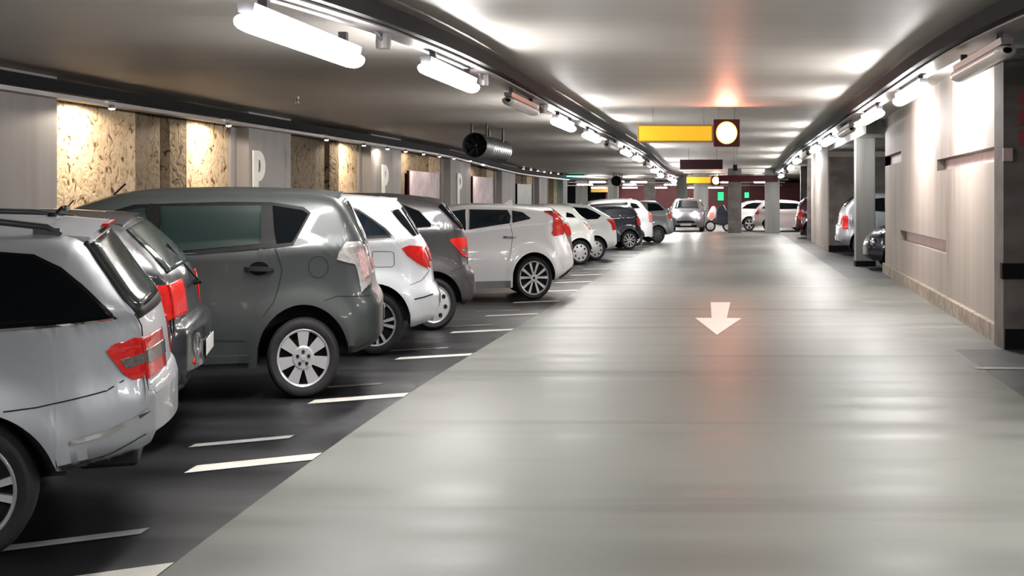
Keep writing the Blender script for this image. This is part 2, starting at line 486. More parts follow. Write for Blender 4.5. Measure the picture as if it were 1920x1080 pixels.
def rim_mesh(style, R, kx):
    """wheel face looking along +y, outer face at y=0"""
    mb = MB()
    mb.lathe([(R, -.06), (R, -.004), (R*.965, .004), (R*.91, -.004), (R*.89, -.03)], 'y', kx=kx, seg=48)
    mb.lathe([(R*.9, -.07), (.001, -.07)], 'y', kx=kx, seg=32, mi=1)
    def spoke(a, r0, r1, w0, w1, y0=-.012, y1=-.006, th=.03, tw=0.):
        ca, sa = cos(a), sin(a); ca1, sa1 = cos(a+tw), sin(a+tw)
        pts = []
        for r, w, yy, c_, s_ in ((r0, w0, y0, ca, sa), (r1, w1, y1, ca1, sa1)):
            for g in (-1, 1):
                for dy in (0, -th):
                    pts.append(((r*c_-g*w*s_)*kx, yy+dy, r*s_+g*w*c_))
        mb.add(pts, [(0, 2, 6, 4), (1, 5, 7, 3), (0, 4, 5, 1), (2, 3, 7, 6)])
    if style == 'seven':                 # plain trim with seven broad spokes
        for k in range(7): spoke(pi/2+2*pi*k/7, R*.28, R*.95, R*.13, R*.235)
        mb.lathe([(R*.42, -.012), (R*.36, -.002), (.001, -.002)], 'y', kx=kx, seg=32)
        for k in range(5):
            a = pi/2+2*pi*k/5
            mb.lathe([(R*.065, .004), (.001, .006)], 'y', (R*.22*cos(a)*kx, .002, R*.22*sin(a)), 10, kx, 1)
        mb.lathe([(R*.10, 0), (R*.08, .008), (.001, .008)], 'y', kx=kx, seg=16)
    elif style == 'ten':
        for k in range(5):
            for g in (-.24, .24): spoke(pi/2+2*pi*k/5+g*.75, R*.2, R*.94, R*.05, R*.085, tw=g*.45)
        mb.lathe([(R*.24, -.01), (R*.2, -.002), (.001, -.002)], 'y', kx=kx, seg=24)
        mb.lathe([(R*.08, 0), (.001, .002)], 'y', kx=kx, seg=12, mi=1)
    elif style == 'twin':
        for k in range(5):
            for g in (-.13, .13): spoke(pi/2+.3+2*pi*k/5+g, R*.2, R*.94, R*.045, R*.075, tw=g*.6)
        mb.lathe([(R*.27, -.01), (R*.22, -.001), (.001, -.001)], 'y', kx=kx, seg=24)
    elif style == 'cover':               # trim disc with round holes near the edge
        mb.lathe([(R*.93, -.012), (R*.45, -.004), (.001, -.001)], 'y', kx=kx, seg=40)
        for k in range(8):
            a = 2*pi*k/8+.2
            mb.lathe([(R*.12, .004), (.001, .004)], 'y', (R*.70*cos(a)*kx, -.006, R*.70*sin(a)), 12, kx, 1)
    elif style == 'five':
        for k in range(5): spoke(pi/2+2*pi*k/5, R*.15, R*.95, R*.13, R*.2)
        mb.lathe([(R*.3, -.01), (R*.2, -.001), (.001, -.001)], 'y', kx=kx, seg=24)
    return mb
def tyre_mesh(r, R, kx, w=.2):
    mb = MB()
    p = [(R*.97, -.005), (R*1.03, .006), (R+(r-R)*.55, .012), (r-.02, .004), (r, -.03), (r, -w+.03), (r-.02, -w), (R, -w), (R*.97, -w+.02)]
    mb.lathe(p, 'y', kx=kx, seg=48)
    return mb
def wheels(sh, parent, style, R, rimmat=M_rim, y_in=.015, nseg=48):
    r = sh.wz; cache = {}
    for xw in (0, sh.wb):
        for sd in (1, -1):
            t = cache.get('t'); rr = cache.get('r')
            if t is None:
                t = tyre_mesh(r, R, KX).build('tyre', M_rubber, parent, smooth=35)
                rr = rim_mesh(style, R, KX).build('rim', [rimmat, M_under], t, smooth=35)
                cache['t'], cache['r'] = t, rr
            else:
                t = t.copy(); COL.objects.link(t); t.parent = parent
                rr = rr.copy(); COL.objects.link(rr); rr.parent = t
            t.location = (xw, sd*(sh.W-y_in), r)
            t.rotation_euler = (0, 0, 0 if sd == 1 else pi)
TH = radians(16)
def place(px, py, W, th=TH, flip=False):
    """(location, rotation) of a car from the ground point under its near rear wheel"""
    cx, cy = px-W*sin(th), py+W*cos(th)
    sl = .007*(12.5-cy) if cy < 12.5 else 0
    return (cx, cy, fz(cy)), (-sl, 0, pi+th)
def mirror(sh, parent, mat, x, z):
    for sd in (1, -1):
        mb = MB(); y = sh.y(x, z)*sd
        V = []; n, m = 8, 10
        for i in range(n+1):
            a = pi*i/n
            for k in range(m):
                b = 2*pi*k/m; V.append((x+.05*sin(a)*cos(b), y+sd*(.09-.10*cos(a)), z+.03+.065*sin(a)*sin(b)))
        Fc = [(i*m+k, i*m+(k+1) % m, (i+1)*m+(k+1) % m, (i+1)*m+k) for i in range(n) for k in range(m)]
        mb.add(V, Fc)
        mb.build('wing_mirror', mat, parent, smooth=60)
def plate_box(sh, parent, z, w=.5, h=.11, front=False):
    z = min(z, sh.ztop(sh.xt)-.065)
    mb = MB(); x = sh.xn+sh.crown if front else sh.xt-sh.crown; d = .005 if front else -.005
    mb.box((min(x, x+d), -w/2, z-h/2), (max(x, x+d), w/2, z+h/2))
    return mb.build('number_plate', M_plate, parent, bevel=.003)
def front_lamps(sh, parent, x, z, mat, r=.10):
    for sd in (1, -1):
        mb = MB(); y = sh.y(x, z)-.02
        V = []; n, m = 8, 12
        for i in range(n+1):
            a = pi*i/n
            for k in range(m):
                b = 2*pi*k/m; V.append((x+.06+.07*cos(a), sd*(y-.06)+.13*sin(a)*cos(b), z+r*sin(a)*sin(b)))
        Fc = [(i*m+k, i*m+(k+1) % m, (i+1)*m+(k+1) % m, (i+1)*m+k) for i in range(n) for k in range(m)]
        mb.add(V, Fc); mb.build('headlight', mat, parent, smooth=60)
def spoiler(sh, parent, mat, x, v=.85, lip=.10, drop=.03, up=.012):
    """a lip carrying the roof line on past the hatch"""
    mb = MB(); V, Fc = [], []; n = 12
    for i in range(n+1):
        q = -v+2*v*i/n
        a = sh.topp(x+.10, q, .004); b = sh.topp(x, q, .006)
        lp = lip*(1-.25*q*q)
        c = (b[0]-lp, b[1]*.97, b[2]-drop+up); d = (c[0]+.012, c[1], c[2]-.03); e = sh.topp(x-.06, q, -.01)
        V += [a, b, c, d, e]
    for i in range(n):
        for k in range(4): Fc.append((5*i+k, 5*i+k+1, 5*i+k+6, 5*i+k+5))
    Fc += [(0, 1, 2, 3, 4), tuple(5*n+k for k in (4, 3, 2, 1, 0))]
    mb.add(V, Fc)
    return mb.build('spoiler', mat, parent, smooth=35)
def aerial(sh, parent, x, L=.22, lean=.16, r=.006):
    p = sh.topp(x, 0)
    mb = MB(); mb.tube([(p[0], 0, p[2]-.01), (p[0]-lean*.5, 0, p[2]+L*.5), (p[0]-lean, 0, p[2]+L)], r, 6)
    mb.lathe([(.03, -.01), (.02, .02), (.001, .025)], 'z', (p[0], 0, p[2]), 10)
    return mb.build('aerial', M_plastic, parent, smooth=50)

# generic front ends (hood and bumper) appended after the windscreen
def nose(x, zc, hood=.98):
    """points from the screen base x to the bumper; zc = height of screen base"""
    return [(x, zc), (x+.12, zc-.05), (x+.42, zc-.13), (x+.62, zc-.24), (x+.72, zc-.38), (x+.75, zc-.50)]
def bottom(xt, wb, xn, zt, zs=.22, sill=.24):
    return [(xt, zt), (xt+.05, zt-.06), (xt+.18, zs+.09), (-.30, sill+.06), (.45, sill), (wb-.4, sill-.02), (wb+.4, zs), (xn-.12, zs), (xn, zs+.12)]

# ================================================================== the setting
def ysteps(a, b):
    out = [a]; y = a
    while y < b-1e-6:
        y = min(b, y+(.75 if y < 17 else 8 if y < 36 or y > 64 else 2)); out.append(y)
    return out
def slab(name, xa, xb, ya, yb, zf, mat, flip=False, thick=.2):
    mb = MB(); ys = ysteps(ya, yb)
    for a, b in zip(ys[:-1], ys[1:]):
        za, zb = zf(a), zf(b); t = thick if flip else -thick
        mb.quad((xa, a, za), (xb, a, za), (xb, b, zb), (xa, b, zb))
        mb.quad((xa, a, za+t), (xb, a, za+t), (xb, b, zb+t), (xa, b, zb+t))
    for x in (xa, xb):
        for a, b in zip(ys[:-1], ys[1:]):
            t = thick if flip else -thick
            mb.quad((x, a, zf(a)), (x, b, zf(b)), (x, b, zf(b)+t), (x, a, zf(a)+t))
    return mb.build(name, mat, smooth=20)
EDGE = -2.6
def rightedge(Y): return 2.3
struct(slab('floor', EDGE, 2.35, 1.5, 60, fz, M_floor), 'grey green coated driving lane down the middle of the garage', 'floor')
struct(slab('floor', -11, EDGE, 1.5, 60, fz, M_asph), 'black coated parking strip under the left row of cars', 'floor')
struct(slab('floor', 2.35, 10, 1.5, 13.9, fz, M_asph2), 'worn dark floor in front of the right pier', 'floor')
struct(slab('floor', 2.35, 10, 13.9, 26.2, fz, M_floor), 'coated lane floor along the kerb of the right wall', 'floor')
struct(slab('floor', 2.35, 10, 26.2, 60, fz, M_asph2), 'worn dark floor of the right hand bays', 'floor')
struct(slab('floor', -24, 16, 60, 125, fz, M_floor), 'pale floor of the far crossing aisle', 'floor')
struct(slab('ceiling', -11, 10, 1.5, 78, cz, M_ceil, True), 'long low grey painted ceiling', 'ceiling')
struct(slab('ceiling', -24, 16, 78, 125, cz, M_ceil, True), 'far ceiling over the crossing aisle', 'ceiling')

# left wall: smooth concrete piers between recesses of rough stone
mb = MB()
XW = -9.4
ZT = 3.28
piers = [(3, 18.65), (26.1, 28.6), (35.0, 38.2), (45.0, 48.5), (55.2, 58.6), (66, 69), (75.5, 77.5)]
def vwall(xa, ya, xb, yb, mi, z0=-.3, z1=ZT): mb.quad((xa, ya, z0), (xb, yb, z0), (xb, yb, z1), (xa, ya, z1), mi)
for i, (a, b) in enumerate(piers):
    vwall(XW, a, XW, b, 0)
    if i+1 < len(piers):
        c = piers[i+1][0]; L = c-b; xb_ = XW-.30
        vwall(XW, b, xb_, b, 0)
        # gently folded stone face
        prof = [(0, 0), (.42, .0), (.50, -.10), (.585, -.12), (.60, -.2), (.62, -.06), (.68, .05), (.74, 0), (.96, 0)]
        for (t0, d0), (t1, d1) in zip(prof[:-1], prof[1:]):
            vwall(xb_+d0, b+t0*L, xb_+d1, b+t1*L, 2 if (.42 <= t0 < .68 or (i and t0 < .6)) else 1)  # shaded copy in the fold and the start of later recesses
        vwall(xb_, b+.96*L, xb_+.06, b+.96*L, 0)
        vwall(xb_+.06, b+.96*L, xb_+.06, c, 0)
        vwall(xb_+.06, c, XW, c, 0)
vwall(XW, 77.5, XW-12, 77.5, 0)
struct(mb.build('wall_left', [M_conc, M_stone, M_stoneShade], fix=False), 'left wall of concrete piers and rough brown stone recesses', 'wall')

def run(name, xa, xb, z0, z1, mat, ya=3, yb=77):
    """a bar hung under the ceiling along the aisle, z0 and z1 measured down from it"""
    m = MB(); ys = ysteps(ya, yb)
    for a, b in zip(ys[:-1], ys[1:]):
        A, B = cz(a), cz(b)
        m.add([(xa, a, A-z1), (xb, a, A-z1), (xb, a, A-z0), (xa, a, A-z0), (xa, b, B-z1), (xb, b, B-z1), (xb, b, B-z0), (xa, b, B-z0)],
              [(0, 1, 5, 4), (1, 2, 6, 5), (2, 3, 7, 6), (3, 0, 4, 7)])
    return m.build(name, mat)
struct(run('trim_1', XW-.4, -9.05, .11, .27, M_black), 'black shadow band along the top of the left wall', 'trim')  # black bar drawn in for the shadow at the ceiling edge
struct(run('trim_2', XW-.02, -9.2, .27, .33, M_trunk), 'grey cable tray under the black band on the left wall', 'trim')
struct(run('trim_3', -2.75, -2.68, .09, .23, M_black, 3, 78), 'black line along the left lamp track', 'trim')  # black bar for the shadow line, deepened to shade the ceiling beside it
struct(run('trim_4', -3.02, -2.80, .15, .24, M_trunk, 3, 78), 'grey trunking that carries the left row of lamps', 'trim')
struct(run('trim_5', 2.06, 2.13, .09, .23, M_black, 3, 78), 'black line along the right lamp track', 'trim')  # right-hand shadow line as a black bar, deepened to darken the ceiling
struct(run('trim_6', 2.17, 2.42, .15, .24, M_trunk, 3, 78), 'grey trunking that carries the right row of lamps', 'trim')

# right wall with recessed slots, slightly skewed in plan
def xr(Y): return 2.95+(Y-14.4)*.0281
mb = MB()
ya, yb = 14.4, 28.6
holes = [(14.4, 19.9, 1.985, 2.155, .12), (18.9, 25.4, .79, .98, .12), (25.2, 28.6, 2.27, 2.48, .12)]
ysx = sorted({ya, yb, *[h[0] for h in holes], *[h[1] for h in holes]})
zsx = sorted({-.1, 3.36, *[h[2] for h in holes], *[h[3] for h in holes]})
for a, b in zip(ysx[:-1], ysx[1:]):
    for c, d in zip(zsx[:-1], zsx[1:]):
        hd = next((h for h in holes if h[0] <= (a+b)/2 <= h[1] and h[2] <= (c+d)/2 <= h[3]), None)
        q = hd[4] if hd else 0
        mb.quad((xr(a)+q, a, c), (xr(b)+q, b, c), (xr(b)+q, b, d), (xr(a)+q, a, d), 1 if hd else 0)
for a, b, c, d, q in holes:
    mb.quad((xr(a), a, c), (xr(b), b, c), (xr(b)+q, b, c), (xr(a)+q, a, c))
    mb.quad((xr(a), a, d), (xr(b), b, d), (xr(b)+q, b, d), (xr(a)+q, a, d))
    for y in (a, b): mb.quad((xr(y), y, c), (xr(y)+q, y, c), (xr(y)+q, y, d), (xr(y), y, d))
for y, x2 in ((yb, 4.2),):
    mb.quad((xr(y), y, -.1), (x2, y, -.1), (x2, y, 3.36), (xr(y), y, 3.36))
struct(mb.build('wall_right', [M_concR, M_pinkplate], fix=False), 'board marked concrete wall with three slots on the right', 'wall')
mb = MB()
mb.prism([(xr(ya)-.06, ya), (xr(yb)-.06, yb), (xr(yb)+.05, yb), (xr(ya)+.05, ya)], 2, -.05, .20)
struct(mb.build('baseboard_right', M_curb, bevel=.012), 'tan concrete kerb at the foot of the right wall', 'kerb')
# pier at the near end of the right wall
mb = MB(); mb.box((2.86, 13.9, -.1), (6.5, 14.38, 3.36))
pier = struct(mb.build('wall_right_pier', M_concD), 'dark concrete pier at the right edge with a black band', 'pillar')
mb = MB(); mb.box((2.845, 13.885, .735), (6.5, 14.0, .90)); struct(mb.build('trim_7', M_black), 'black painted band round the right pier', 'trim')
mb = MB(); mb.box((2.875, 13.885, -.05), (6.5, 14.0, .215)); struct(mb.build('trim_8', M_black), 'black painted foot of the right pier', 'trim')
mb = MB(); mb.box((2.85, 13.85, 1.96), (2.95, 13.898, 2.10)); tag(mb.build('wall_plate', M_pinkplate, bevel=.004), 'short pink plate on the corner of the right pier', 'plate')
def text(ch, name, mat, size, loc, rot, ext=.006, label=None, cat=None, group=None):
    cu = bpy.data.curves.new(name, 'FONT'); cu.body = ch; cu.size = size; cu.extrude = ext; cu.offset = .012
    o = bpy.data.objects.new(name, cu); COL.objects.link(o)
    me = bpy.data.meshes.new_from_object(o.evaluated_get(bpy.context.evaluated_depsgraph_get()))
    bpy.data.objects.remove(o); me.name = name; me.materials.clear(); me.materials.append(mat)
    q = bpy.data.objects.new(name, me); COL.objects.link(q); q.location = loc; q.rotation_euler = rot
    return tag(q, label, cat, group)
for ch, z, w in (('A', 2.565, 'top'), ('B', 2.34, 'middle'), ('E', 2.13, 'bottom')):
    text(ch, 'letter_sign', M_redletter, .22, (3.015, 13.892, z), (pi/2, 0, 0),
         label='%s one of the red letters cut off on the right pier' % w, cat='letter', group='red letters on the right pier')
# beam and soffit over the wall
mb = MB(); mb.prism([(2.45, 3.26), (2.62, 2.98), (2.97, 3.02), (6.5, 3.02), (6.5, 3.4), (2.45, 3.4)], 1, 12.6, 14.3)
struct(mb.build('trim_9', M_concG), 'grey concrete beam over the right pier', 'beam')
mb = MB(); mb.box((2.95, 28.7, 2.98), (9, 39.5, 3.34)); struct(mb.build('trim_10', M_concG), 'lowered soffit over the right hand bay', 'beam')
# the bay beyond it
mb = MB(); mb.box((2.95, 31.0, 0), (3.40, 31.45, 3.0)); c1 = struct(mb.build('wall_column', M_concG, bevel=.01), 'grey square column beside the silver estate on the right', 'column')
mb = MB(); mb.box((2.94, 30.985, 0), (3.41, 31.46, .13)); struct(mb.build('trim_11', M_black), 'black foot of the grey square column', 'trim')
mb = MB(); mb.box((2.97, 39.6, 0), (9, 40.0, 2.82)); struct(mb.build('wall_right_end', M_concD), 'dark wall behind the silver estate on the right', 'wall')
mb = MB(); mb.box((2.96, 39.585, 0), (9, 39.7, .19)); struct(mb.build('trim_12', M_black), 'black foot of the dark end wall', 'trim')
mb = MB(); mb.box((2.96, 39.6, 2.82), (9, 40.0, 3.32)); mb.prism([(2.93, 39.62), (3.05, 49.5), (3.2, 49.5), (3.2, 39.62)], 2, 0, 3.30)
struct(mb.build('wall_right_far', M_concR), 'second lit concrete wall farther down the right side', 'wall')
mb = MB(); mb.box((3.02, 51.2, 0), (3.5, 51.6, 3.3)); mb.box((3.1, 57.8, 0), (9, 58.2, 3.3)); struct(mb.build('wall_right_fin', M_concD), 'dark wall ends beyond the second lit wall', 'wall')
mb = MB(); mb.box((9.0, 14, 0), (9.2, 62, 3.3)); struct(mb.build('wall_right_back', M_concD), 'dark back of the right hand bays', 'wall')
# far hall
mb = MB(); mb.box((-24, 112, 0), (16, 112.4, 3.2)); struct(mb.build('wall_back', M_concG), 'grey back wall of the far hall', 'wall')
mb = MB(); mb.box((-8.6, 93, 0), (9, 93.3, 2.7)); struct(mb.build('wall_back_red', M_redwall), 'red painted wall across the far end', 'wall')
far_cols = [(-3.0, 76, .62, M_concG, 'grey far column behind the approaching car roof'), (-1.94, 73, .80, M_concG, 'pale far column just right of the approaching car'),
            (-.05, 61.6, .62, M_concD, 'dark far column between the scooter and the white hatchback'), (1.66, 61.6, .68, M_concG, 'grey far column standing in front of the parked silver car'),
            (-5.6, 88, .7, M_concD, 'dark far column left of the approaching car'), (-8.2, 90, .7, M_concG, 'grey far column under the distant yellow sign'),
            (-10.6, 92, .8, M_concG, 'far column near the end of the left wall')]
for x, y, w, m, lb in far_cols:
    mb = MB(); mb.box((x, y, 0), (x+w, y+.5, 2.96)); struct(mb.build('wall_column', m, bevel=.01), lb, 'column')
mb = MB(); mb.box((-.50, 61.5, 2.36), (2.25, 61.58, 2.62)); mb.box((-.50, 61.45, 2.62), (2.3, 61.6, 2.66))
struct(mb.build('trim_13', M_maroon), 'dark maroon beam across the far end of the lane', 'beam')

# parking ticks and lane arrow
a = radians(28); ca, sa = cos(a), sin(a)
k = 0
ticks = [6.15, 8.42, 10.75, 13.44, 16.0, 18.2, 20.5, 22.9, 25.3, 27.7, 30.1, 32.5, 34.9, 37.3, 39.7, 42.1, 44.5, 46.9]
where = ['at the bottom left corner of the floor', 'right of the nearest silver estate', 'beside the grey people carrier wheel', 'beside the silver compact car',
         'behind the dark grey hatchback', 'across the empty bay', 'behind the silver hatchback with tall lamps', 'past the silver hatchback with tall lamps']
for i, Y in enumerate(ticks):
    for wide in (True, False):
        mb = MB()
        if wide: x1, x0, y1, w = EDGE, EDGE-.66, Y, .10
        else: x1, x0, y1, w = EDGE-.36, EDGE-.92, Y+.80-.36*sa/ca, .055
        for q in range(4):
            xa, xb = x0+(x1-x0)*q/4, x0+(x1-x0)*(q+1)/4
            yA, yB = y1+(xa-x1)*sa/ca, y1+(xb-x1)*sa/ca
            mb.quad((xa, yA-w, fz(yA-w)+.004), (xb, yB-w, fz(yB-w)+.004), (xb, yB+w, fz(yB+w)+.004), (xa, yA+w, fz(yA+w)+.004))
        o = mb.build('bay_line', M_line if wide else M_lineworn)
        if i < len(where): lb = ('broad white bay tick ' if wide else 'thin faded bay tick ')+where[i]
        else: lb = ('broad' if wide else 'thin')+' bay tick, %s along the left row of cars' % ORD[i]
        tag(o, lb, 'floor marking', 'bay lines of the left row')
mb = MB()
z = .005
mb.add([(-.28, 20.2, z), (.02, 20.2, z), (-.03, 17.55, z), (.165, 17.5, z), (-.14, 15.35, z), (-.45, 17.55, z), (-.23, 17.55, z)],
       [(0, 1, 2, 6), (5, 6, 2, 3, 4)])
tag(mb.build('lane_arrow', M_arrow, fix=False), 'white arrow painted on the lane pointing towards the viewer', 'floor marking')
mb = MB(); mb.quad((2.28, 12.28, .004), (6, 12.05, .004), (6, 12.17, .004), (2.28, 12.44, .004))
tag(mb.build('bay_line', M_lineworn), 'pale line on the worn floor by the right pier', 'floor marking')

# ================================================================== lamps
def luminaire(loc, lit, label, group, side=-1):
    r = thing('mounted_tube_lamp', label, 'ceiling lamp', loc, group=group)
    L = 2.42
    mb = MB(); mb.prism([(-.045, -.0), (-.055, .055), (.055, .055), (.045, -.0)], 1, .03, L-.03); mb.build('housing', M_housing if lit else M_brownh, r)
    for y in (.35, L-.35):
        mb = MB(); mb.box((-.03, y-.03, .05), (.03, y+.03, .13)); mb.build('bracket', M_screw, r)
    mb = MB(); V, Fc = [], []; n = 20; m = 16
    for i in range(n+1):
        t = i/n; y = .01+(L-.02)*t
        e = min(t, 1-t)*L/.12; s = sqrt(max(0., 1-(1-min(1, e))**2)); s = max(s, .05)
        y = .01+(L-.02)*(.5-.5*cos(pi*t)) ; e = min(y, L-y)/.10; s = max(.004, sqrt(max(0., 1-(1-min(1, e))**2)))
        for k in range(m):
            q = 2*pi*k/m; V.append((-.092*cos(q)*s, y, -.05-(.068 if sin(q) > 0 else .050)*sin(q)*s))
    for i in range(n):
        for k in range(m): q = i*m+k; q2 = i*m+(k+1) % m; Fc.append((q, q2, q2+m, q+m))
    mb.add(V, Fc); mb.build('diffuser', M_lamp if lit else M_off, r, smooth=60)
    return r
ordw = ['third', 'fourth', 'fifth', 'sixth', 'seventh', 'eighth', 'ninth', 'tenth', 'eleventh', 'twelfth', 'thirteenth', 'fourteenth', 'fifteenth']
lk = 0
for k in range(-2, 15):
    y = 8.02+4.78*k
    if y > 74: break
    if k == -1: y = .3  # added lamp, off the row spacing and out of view, kept for its light
    if y < 0: continue
    lit = k not in (2, 5, 8, 11)
    lk += 1
    if y < 0: y = .2
    nm = {-1: 'added unseen lit tube lamp on the left track just above the viewer', 0: 'nearest lit tube lamp on the left track, cut by the top edge', 1: 'lit tube lamp second along the left ceiling track',
          2: 'unlit brown tube lamp third along the left ceiling track', 3: 'lit tube lamp fourth along the left ceiling track', 4: 'lit tube lamp fifth along the left ceiling track'}
    luminaire((-2.92, y, min(cz(y), cz(y+2.4))-.365), lit, nm.get(k, '%s tube lamp on the left ceiling track, %s in line from the viewer' % ('lit' if lit else 'unlit', ORD[k])), 'lamps on the left track')
rk = {0: 'unlit lamp on the right track over the near wall end', 1: 'lit tube lamp second along the right ceiling track', 2: 'lit tube lamp third along the right ceiling track',
      3: 'unlit lamp fourth along the right track beside the grey column'}
for k in range(-2, 14):
    y = 11.0+4.68*k
    if y > 74: break
    lit = k not in (0, 3, 6, 9)
    luminaire((2.30, y, min(cz(y), cz(y+2.4))-.35), lit, rk.get(k, '%s tube lamp on the right ceiling track, %s in line from the viewer' % ('lit' if lit else 'unlit', ORD[k] if k >= 0 else ['last', 'next'][k+2]+' behind')), 'lamps on the right track')
# rows that run across the far hall
for r_, (Y, z, xs, w) in enumerate([(81, 2.62, [-13.5, -11.0, -8.5, -6.0, -3.5, -1.0, 1.5], 'front'), (86, 2.52, [-12.6, -9.8, -7.0, -4.2], 'middle'), (90, 2.36, [-9.3, -7.2, -5.2, -3.3, -1.4], 'rear')]):
    for i, x in enumerate(xs):
        q = luminaire((x, Y, z), True, '%s small cross lamp from the left in the %s row of the far hall' % (ORD[i], w), 'lamps across the far hall')
        q.rotation_euler = (0, 0, -pi/2); q.scale = (.7, .42, .6)
    mb = MB(); mb.box((-14, Y-.06, z+.13*.6), (3.6, Y+.06, z+.16))
    struct(mb.build('trim_%d' % (14+r_), M_trunk), '%s lamp trunking across the far hall' % w, 'trim')
# wall spots of the left wall
spots = [19.7, 24.3, 30.2, 33.3, 35.6, 37.6, 39.8, 42.0, 44.2, 47.0, 50.0, 53.4, 57.0, 59.2, 61.4, 63.6, 65.8, 68.2, 71.2]
stone_spots = {0: 170, 1: 150, 3: 120, 4: 30, 6: 95, 7: 20, 10: 95, 11: 90, 12: 40, 17: 70}
for i, y in enumerate(spots):
    t = thing('wall_spot', 'small round spotlight %s on the left wall tray' % ORD[i],
              'spotlight', (-9.12, y, 2.955), group='spotlights on the left wall')
    mb = MB(); mb.lathe([(.05, .005), (.055, -.02), (.05, -.05)], 'z', seg=14); mb.build('lamp_ring', M_housing, t, smooth=40)
    mb = MB(); mb.lathe([(.05, -.045), (.035, -.065), (.001, -.072)], 'z', seg=14); mb.build('lens', M_spot, t, smooth=60)
    if i in stone_spots:
        l = bpy.data.lights.new('spot_beam', 'SPOT'); l.energy = stone_spots[i]; l.color = (1, .86, .70); l.spot_size = radians(172); l.spot_blend = .15; l.shadow_soft_size = .04
        o = bpy.data.objects.new('spot_beam', l); COL.objects.link(o); o.parent = t; o.location = (0, 0, -.09); o.rotation_euler = (0, radians(14), 0)
# ================================================================== signs and ceiling things
def signal(x, y, z, w, name_label, s=1.):
    t = thing('signal_lamp', name_label, 'signal', (x, y, z))
    h = w*1.04; r = w*.43
    mb = MB(); mb.box((-w/2, 0, -h/2), (w/2, .22*s, h/2)); mb.build('casing', M_maroon, t, bevel=.01)
    mb = MB(); mb.lathe([(r, .01), (r, -.03), (r*.9, -.035), (r*.82, -.02)], 'y', seg=40, kx=.94); mb.build('lens_rim', M_lensrim, t, smooth=40)
    mb = MB(); mb.lathe([(r*.86, -.018), (r*.5, -.04), (.001, -.05)], 'y', seg=40, kx=.94); mb.build('lens', M_lens, t, smooth=60)
    for q in (-w*.32, w*.3):
        mb = MB(); mb.tube([(q, .1, h/2), (q, .1, cz(y)-z)], .006*s, 6); mb.build('hanger', M_screw, t)
    return t
def board(x0, x1, y, z0, z1, face, frame, label, cat='sign', hang=True, d=.12):
    t = thing('hanging_sign', label, cat, ((x0+x1)/2, y, z0)); w = (x1-x0)/2; h = z1-z0
    mb = MB(); mb.box((-w, 0, 0), (w, d, h)); mb.build('casing', frame, t, bevel=.006)
    mb = MB(); mb.box((-w+.03, -.008, .03), (w-.03, .01, h-.03)); mb.build('face', face, t)
    if hang:
        for q in (-w*.6, w*.72):
            mb = MB(); mb.tube([(q, d/2, h), (q, d/2, cz(y)-z0)], .006, 6); mb.build('hanger', M_screw, t)
    return t
signal(-.045, 25, 2.81, .49, 'lit signal lamp in a maroon box beside the yellow hanging sign')
board(-1.72, -.295, 25.02, 2.635, 2.965, M_yellow, M_yframe, 'blank yellow sign hanging over the lane, nearest one')
board(-1.62, -.21, 44, 2.55, 2.87, M_darksign, M_maroon, 'dark blank sign hanging behind the yellow one')
board(.13, .27, 44, 2.50, 2.70, M_darksign, M_black, 'small black box hanging right of the dark sign', 'sensor')
board(-2.30, -.98, 72, 2.40, 2.78, M_yellow, M_yframe, 'small distant yellow sign at the end of the lane')
signal(-.71, 71.95, 2.56, .50, 'distant signal lamp beside the small yellow sign', 1.2)
board(-9.6, -8.3, 93.5-1, 2.02, 2.45, M_yellow, M_yframe, 'faint yellow sign in the far left hall')
signal(-7.95, 92.4, 2.2, .6, 'distant signal lamp in the far left hall', 1.3)
board(-.66, -.27, 74, 1.45, 1.98, M_greenem, M_black, 'green lit exit sign left of the dark far column', 'sign')
board(.83, 1.13, 74, 1.60, 1.96, M_greenem, M_black, 'pale green lit sign above the white hatchback roof', 'sign')
def fan(x, y, z, R, L, label):
    t = thing('jet_fan', label, 'fan', (x, y, z))
    mb = MB(); mb.lathe([(R*.86, .3), (R*.9, 0), (R*.97, -.03), (R, .02), (R, .9), (R*.9, .92)], 'y', seg=36); mb.build('intake_ring', M_fan, t, smooth=35)
    mb = MB()
    mb.lathe([(R*.15, .05), (.001, 0)], 'y', seg=16); mb.lathe([(R*.88, .45), (.001, .45)], 'y', seg=24)
    for k in range(8):
        a = 2*pi*k/8
        mb.add([(R*.12*cos(a), .16, R*.12*sin(a)), (R*.84*cos(a), .14, R*.84*sin(a)), (R*.84*cos(a+.5), .26, R*.84*sin(a+.5)), (R*.12*cos(a+.7), .24, R*.12*sin(a+.7))], [(0, 1, 2, 3)])
    mb.build('impeller', M_fan, t)
    mb = MB(); prof = [(R*.88, .9)]
    n = 9
    for k in range(n):
        y0 = .9+(L-.9)*k/n; y1 = .9+(L-.9)*(k+.8)/n
        prof += [(R*.93, y0+.01), (R*.93, y1), (R*.90, y1+.02)]
    prof += [(R*.5, L)]
    mb.lathe(prof, 'y', seg=36); mb.build('silencer', M_fang, t, smooth=25)
    for q in (.5, L*.75):
        for s_ in (-1, 1):
            mb = MB(); mb.box((s_*R*.6-.02, q-.03, R*.6), (s_*R*.6+.02, q+.03, cz(y+q)-z)); mb.build('bracket', M_screw, t)
    return t
fan(-5.72, 30, 2.78, .285, 3.6, 'black cylindrical jet fan under the ceiling above the parked row')
fan(-6.1, 72, 2.54, .28, 2.5, 'distant black jet fan near the end of the left wall')
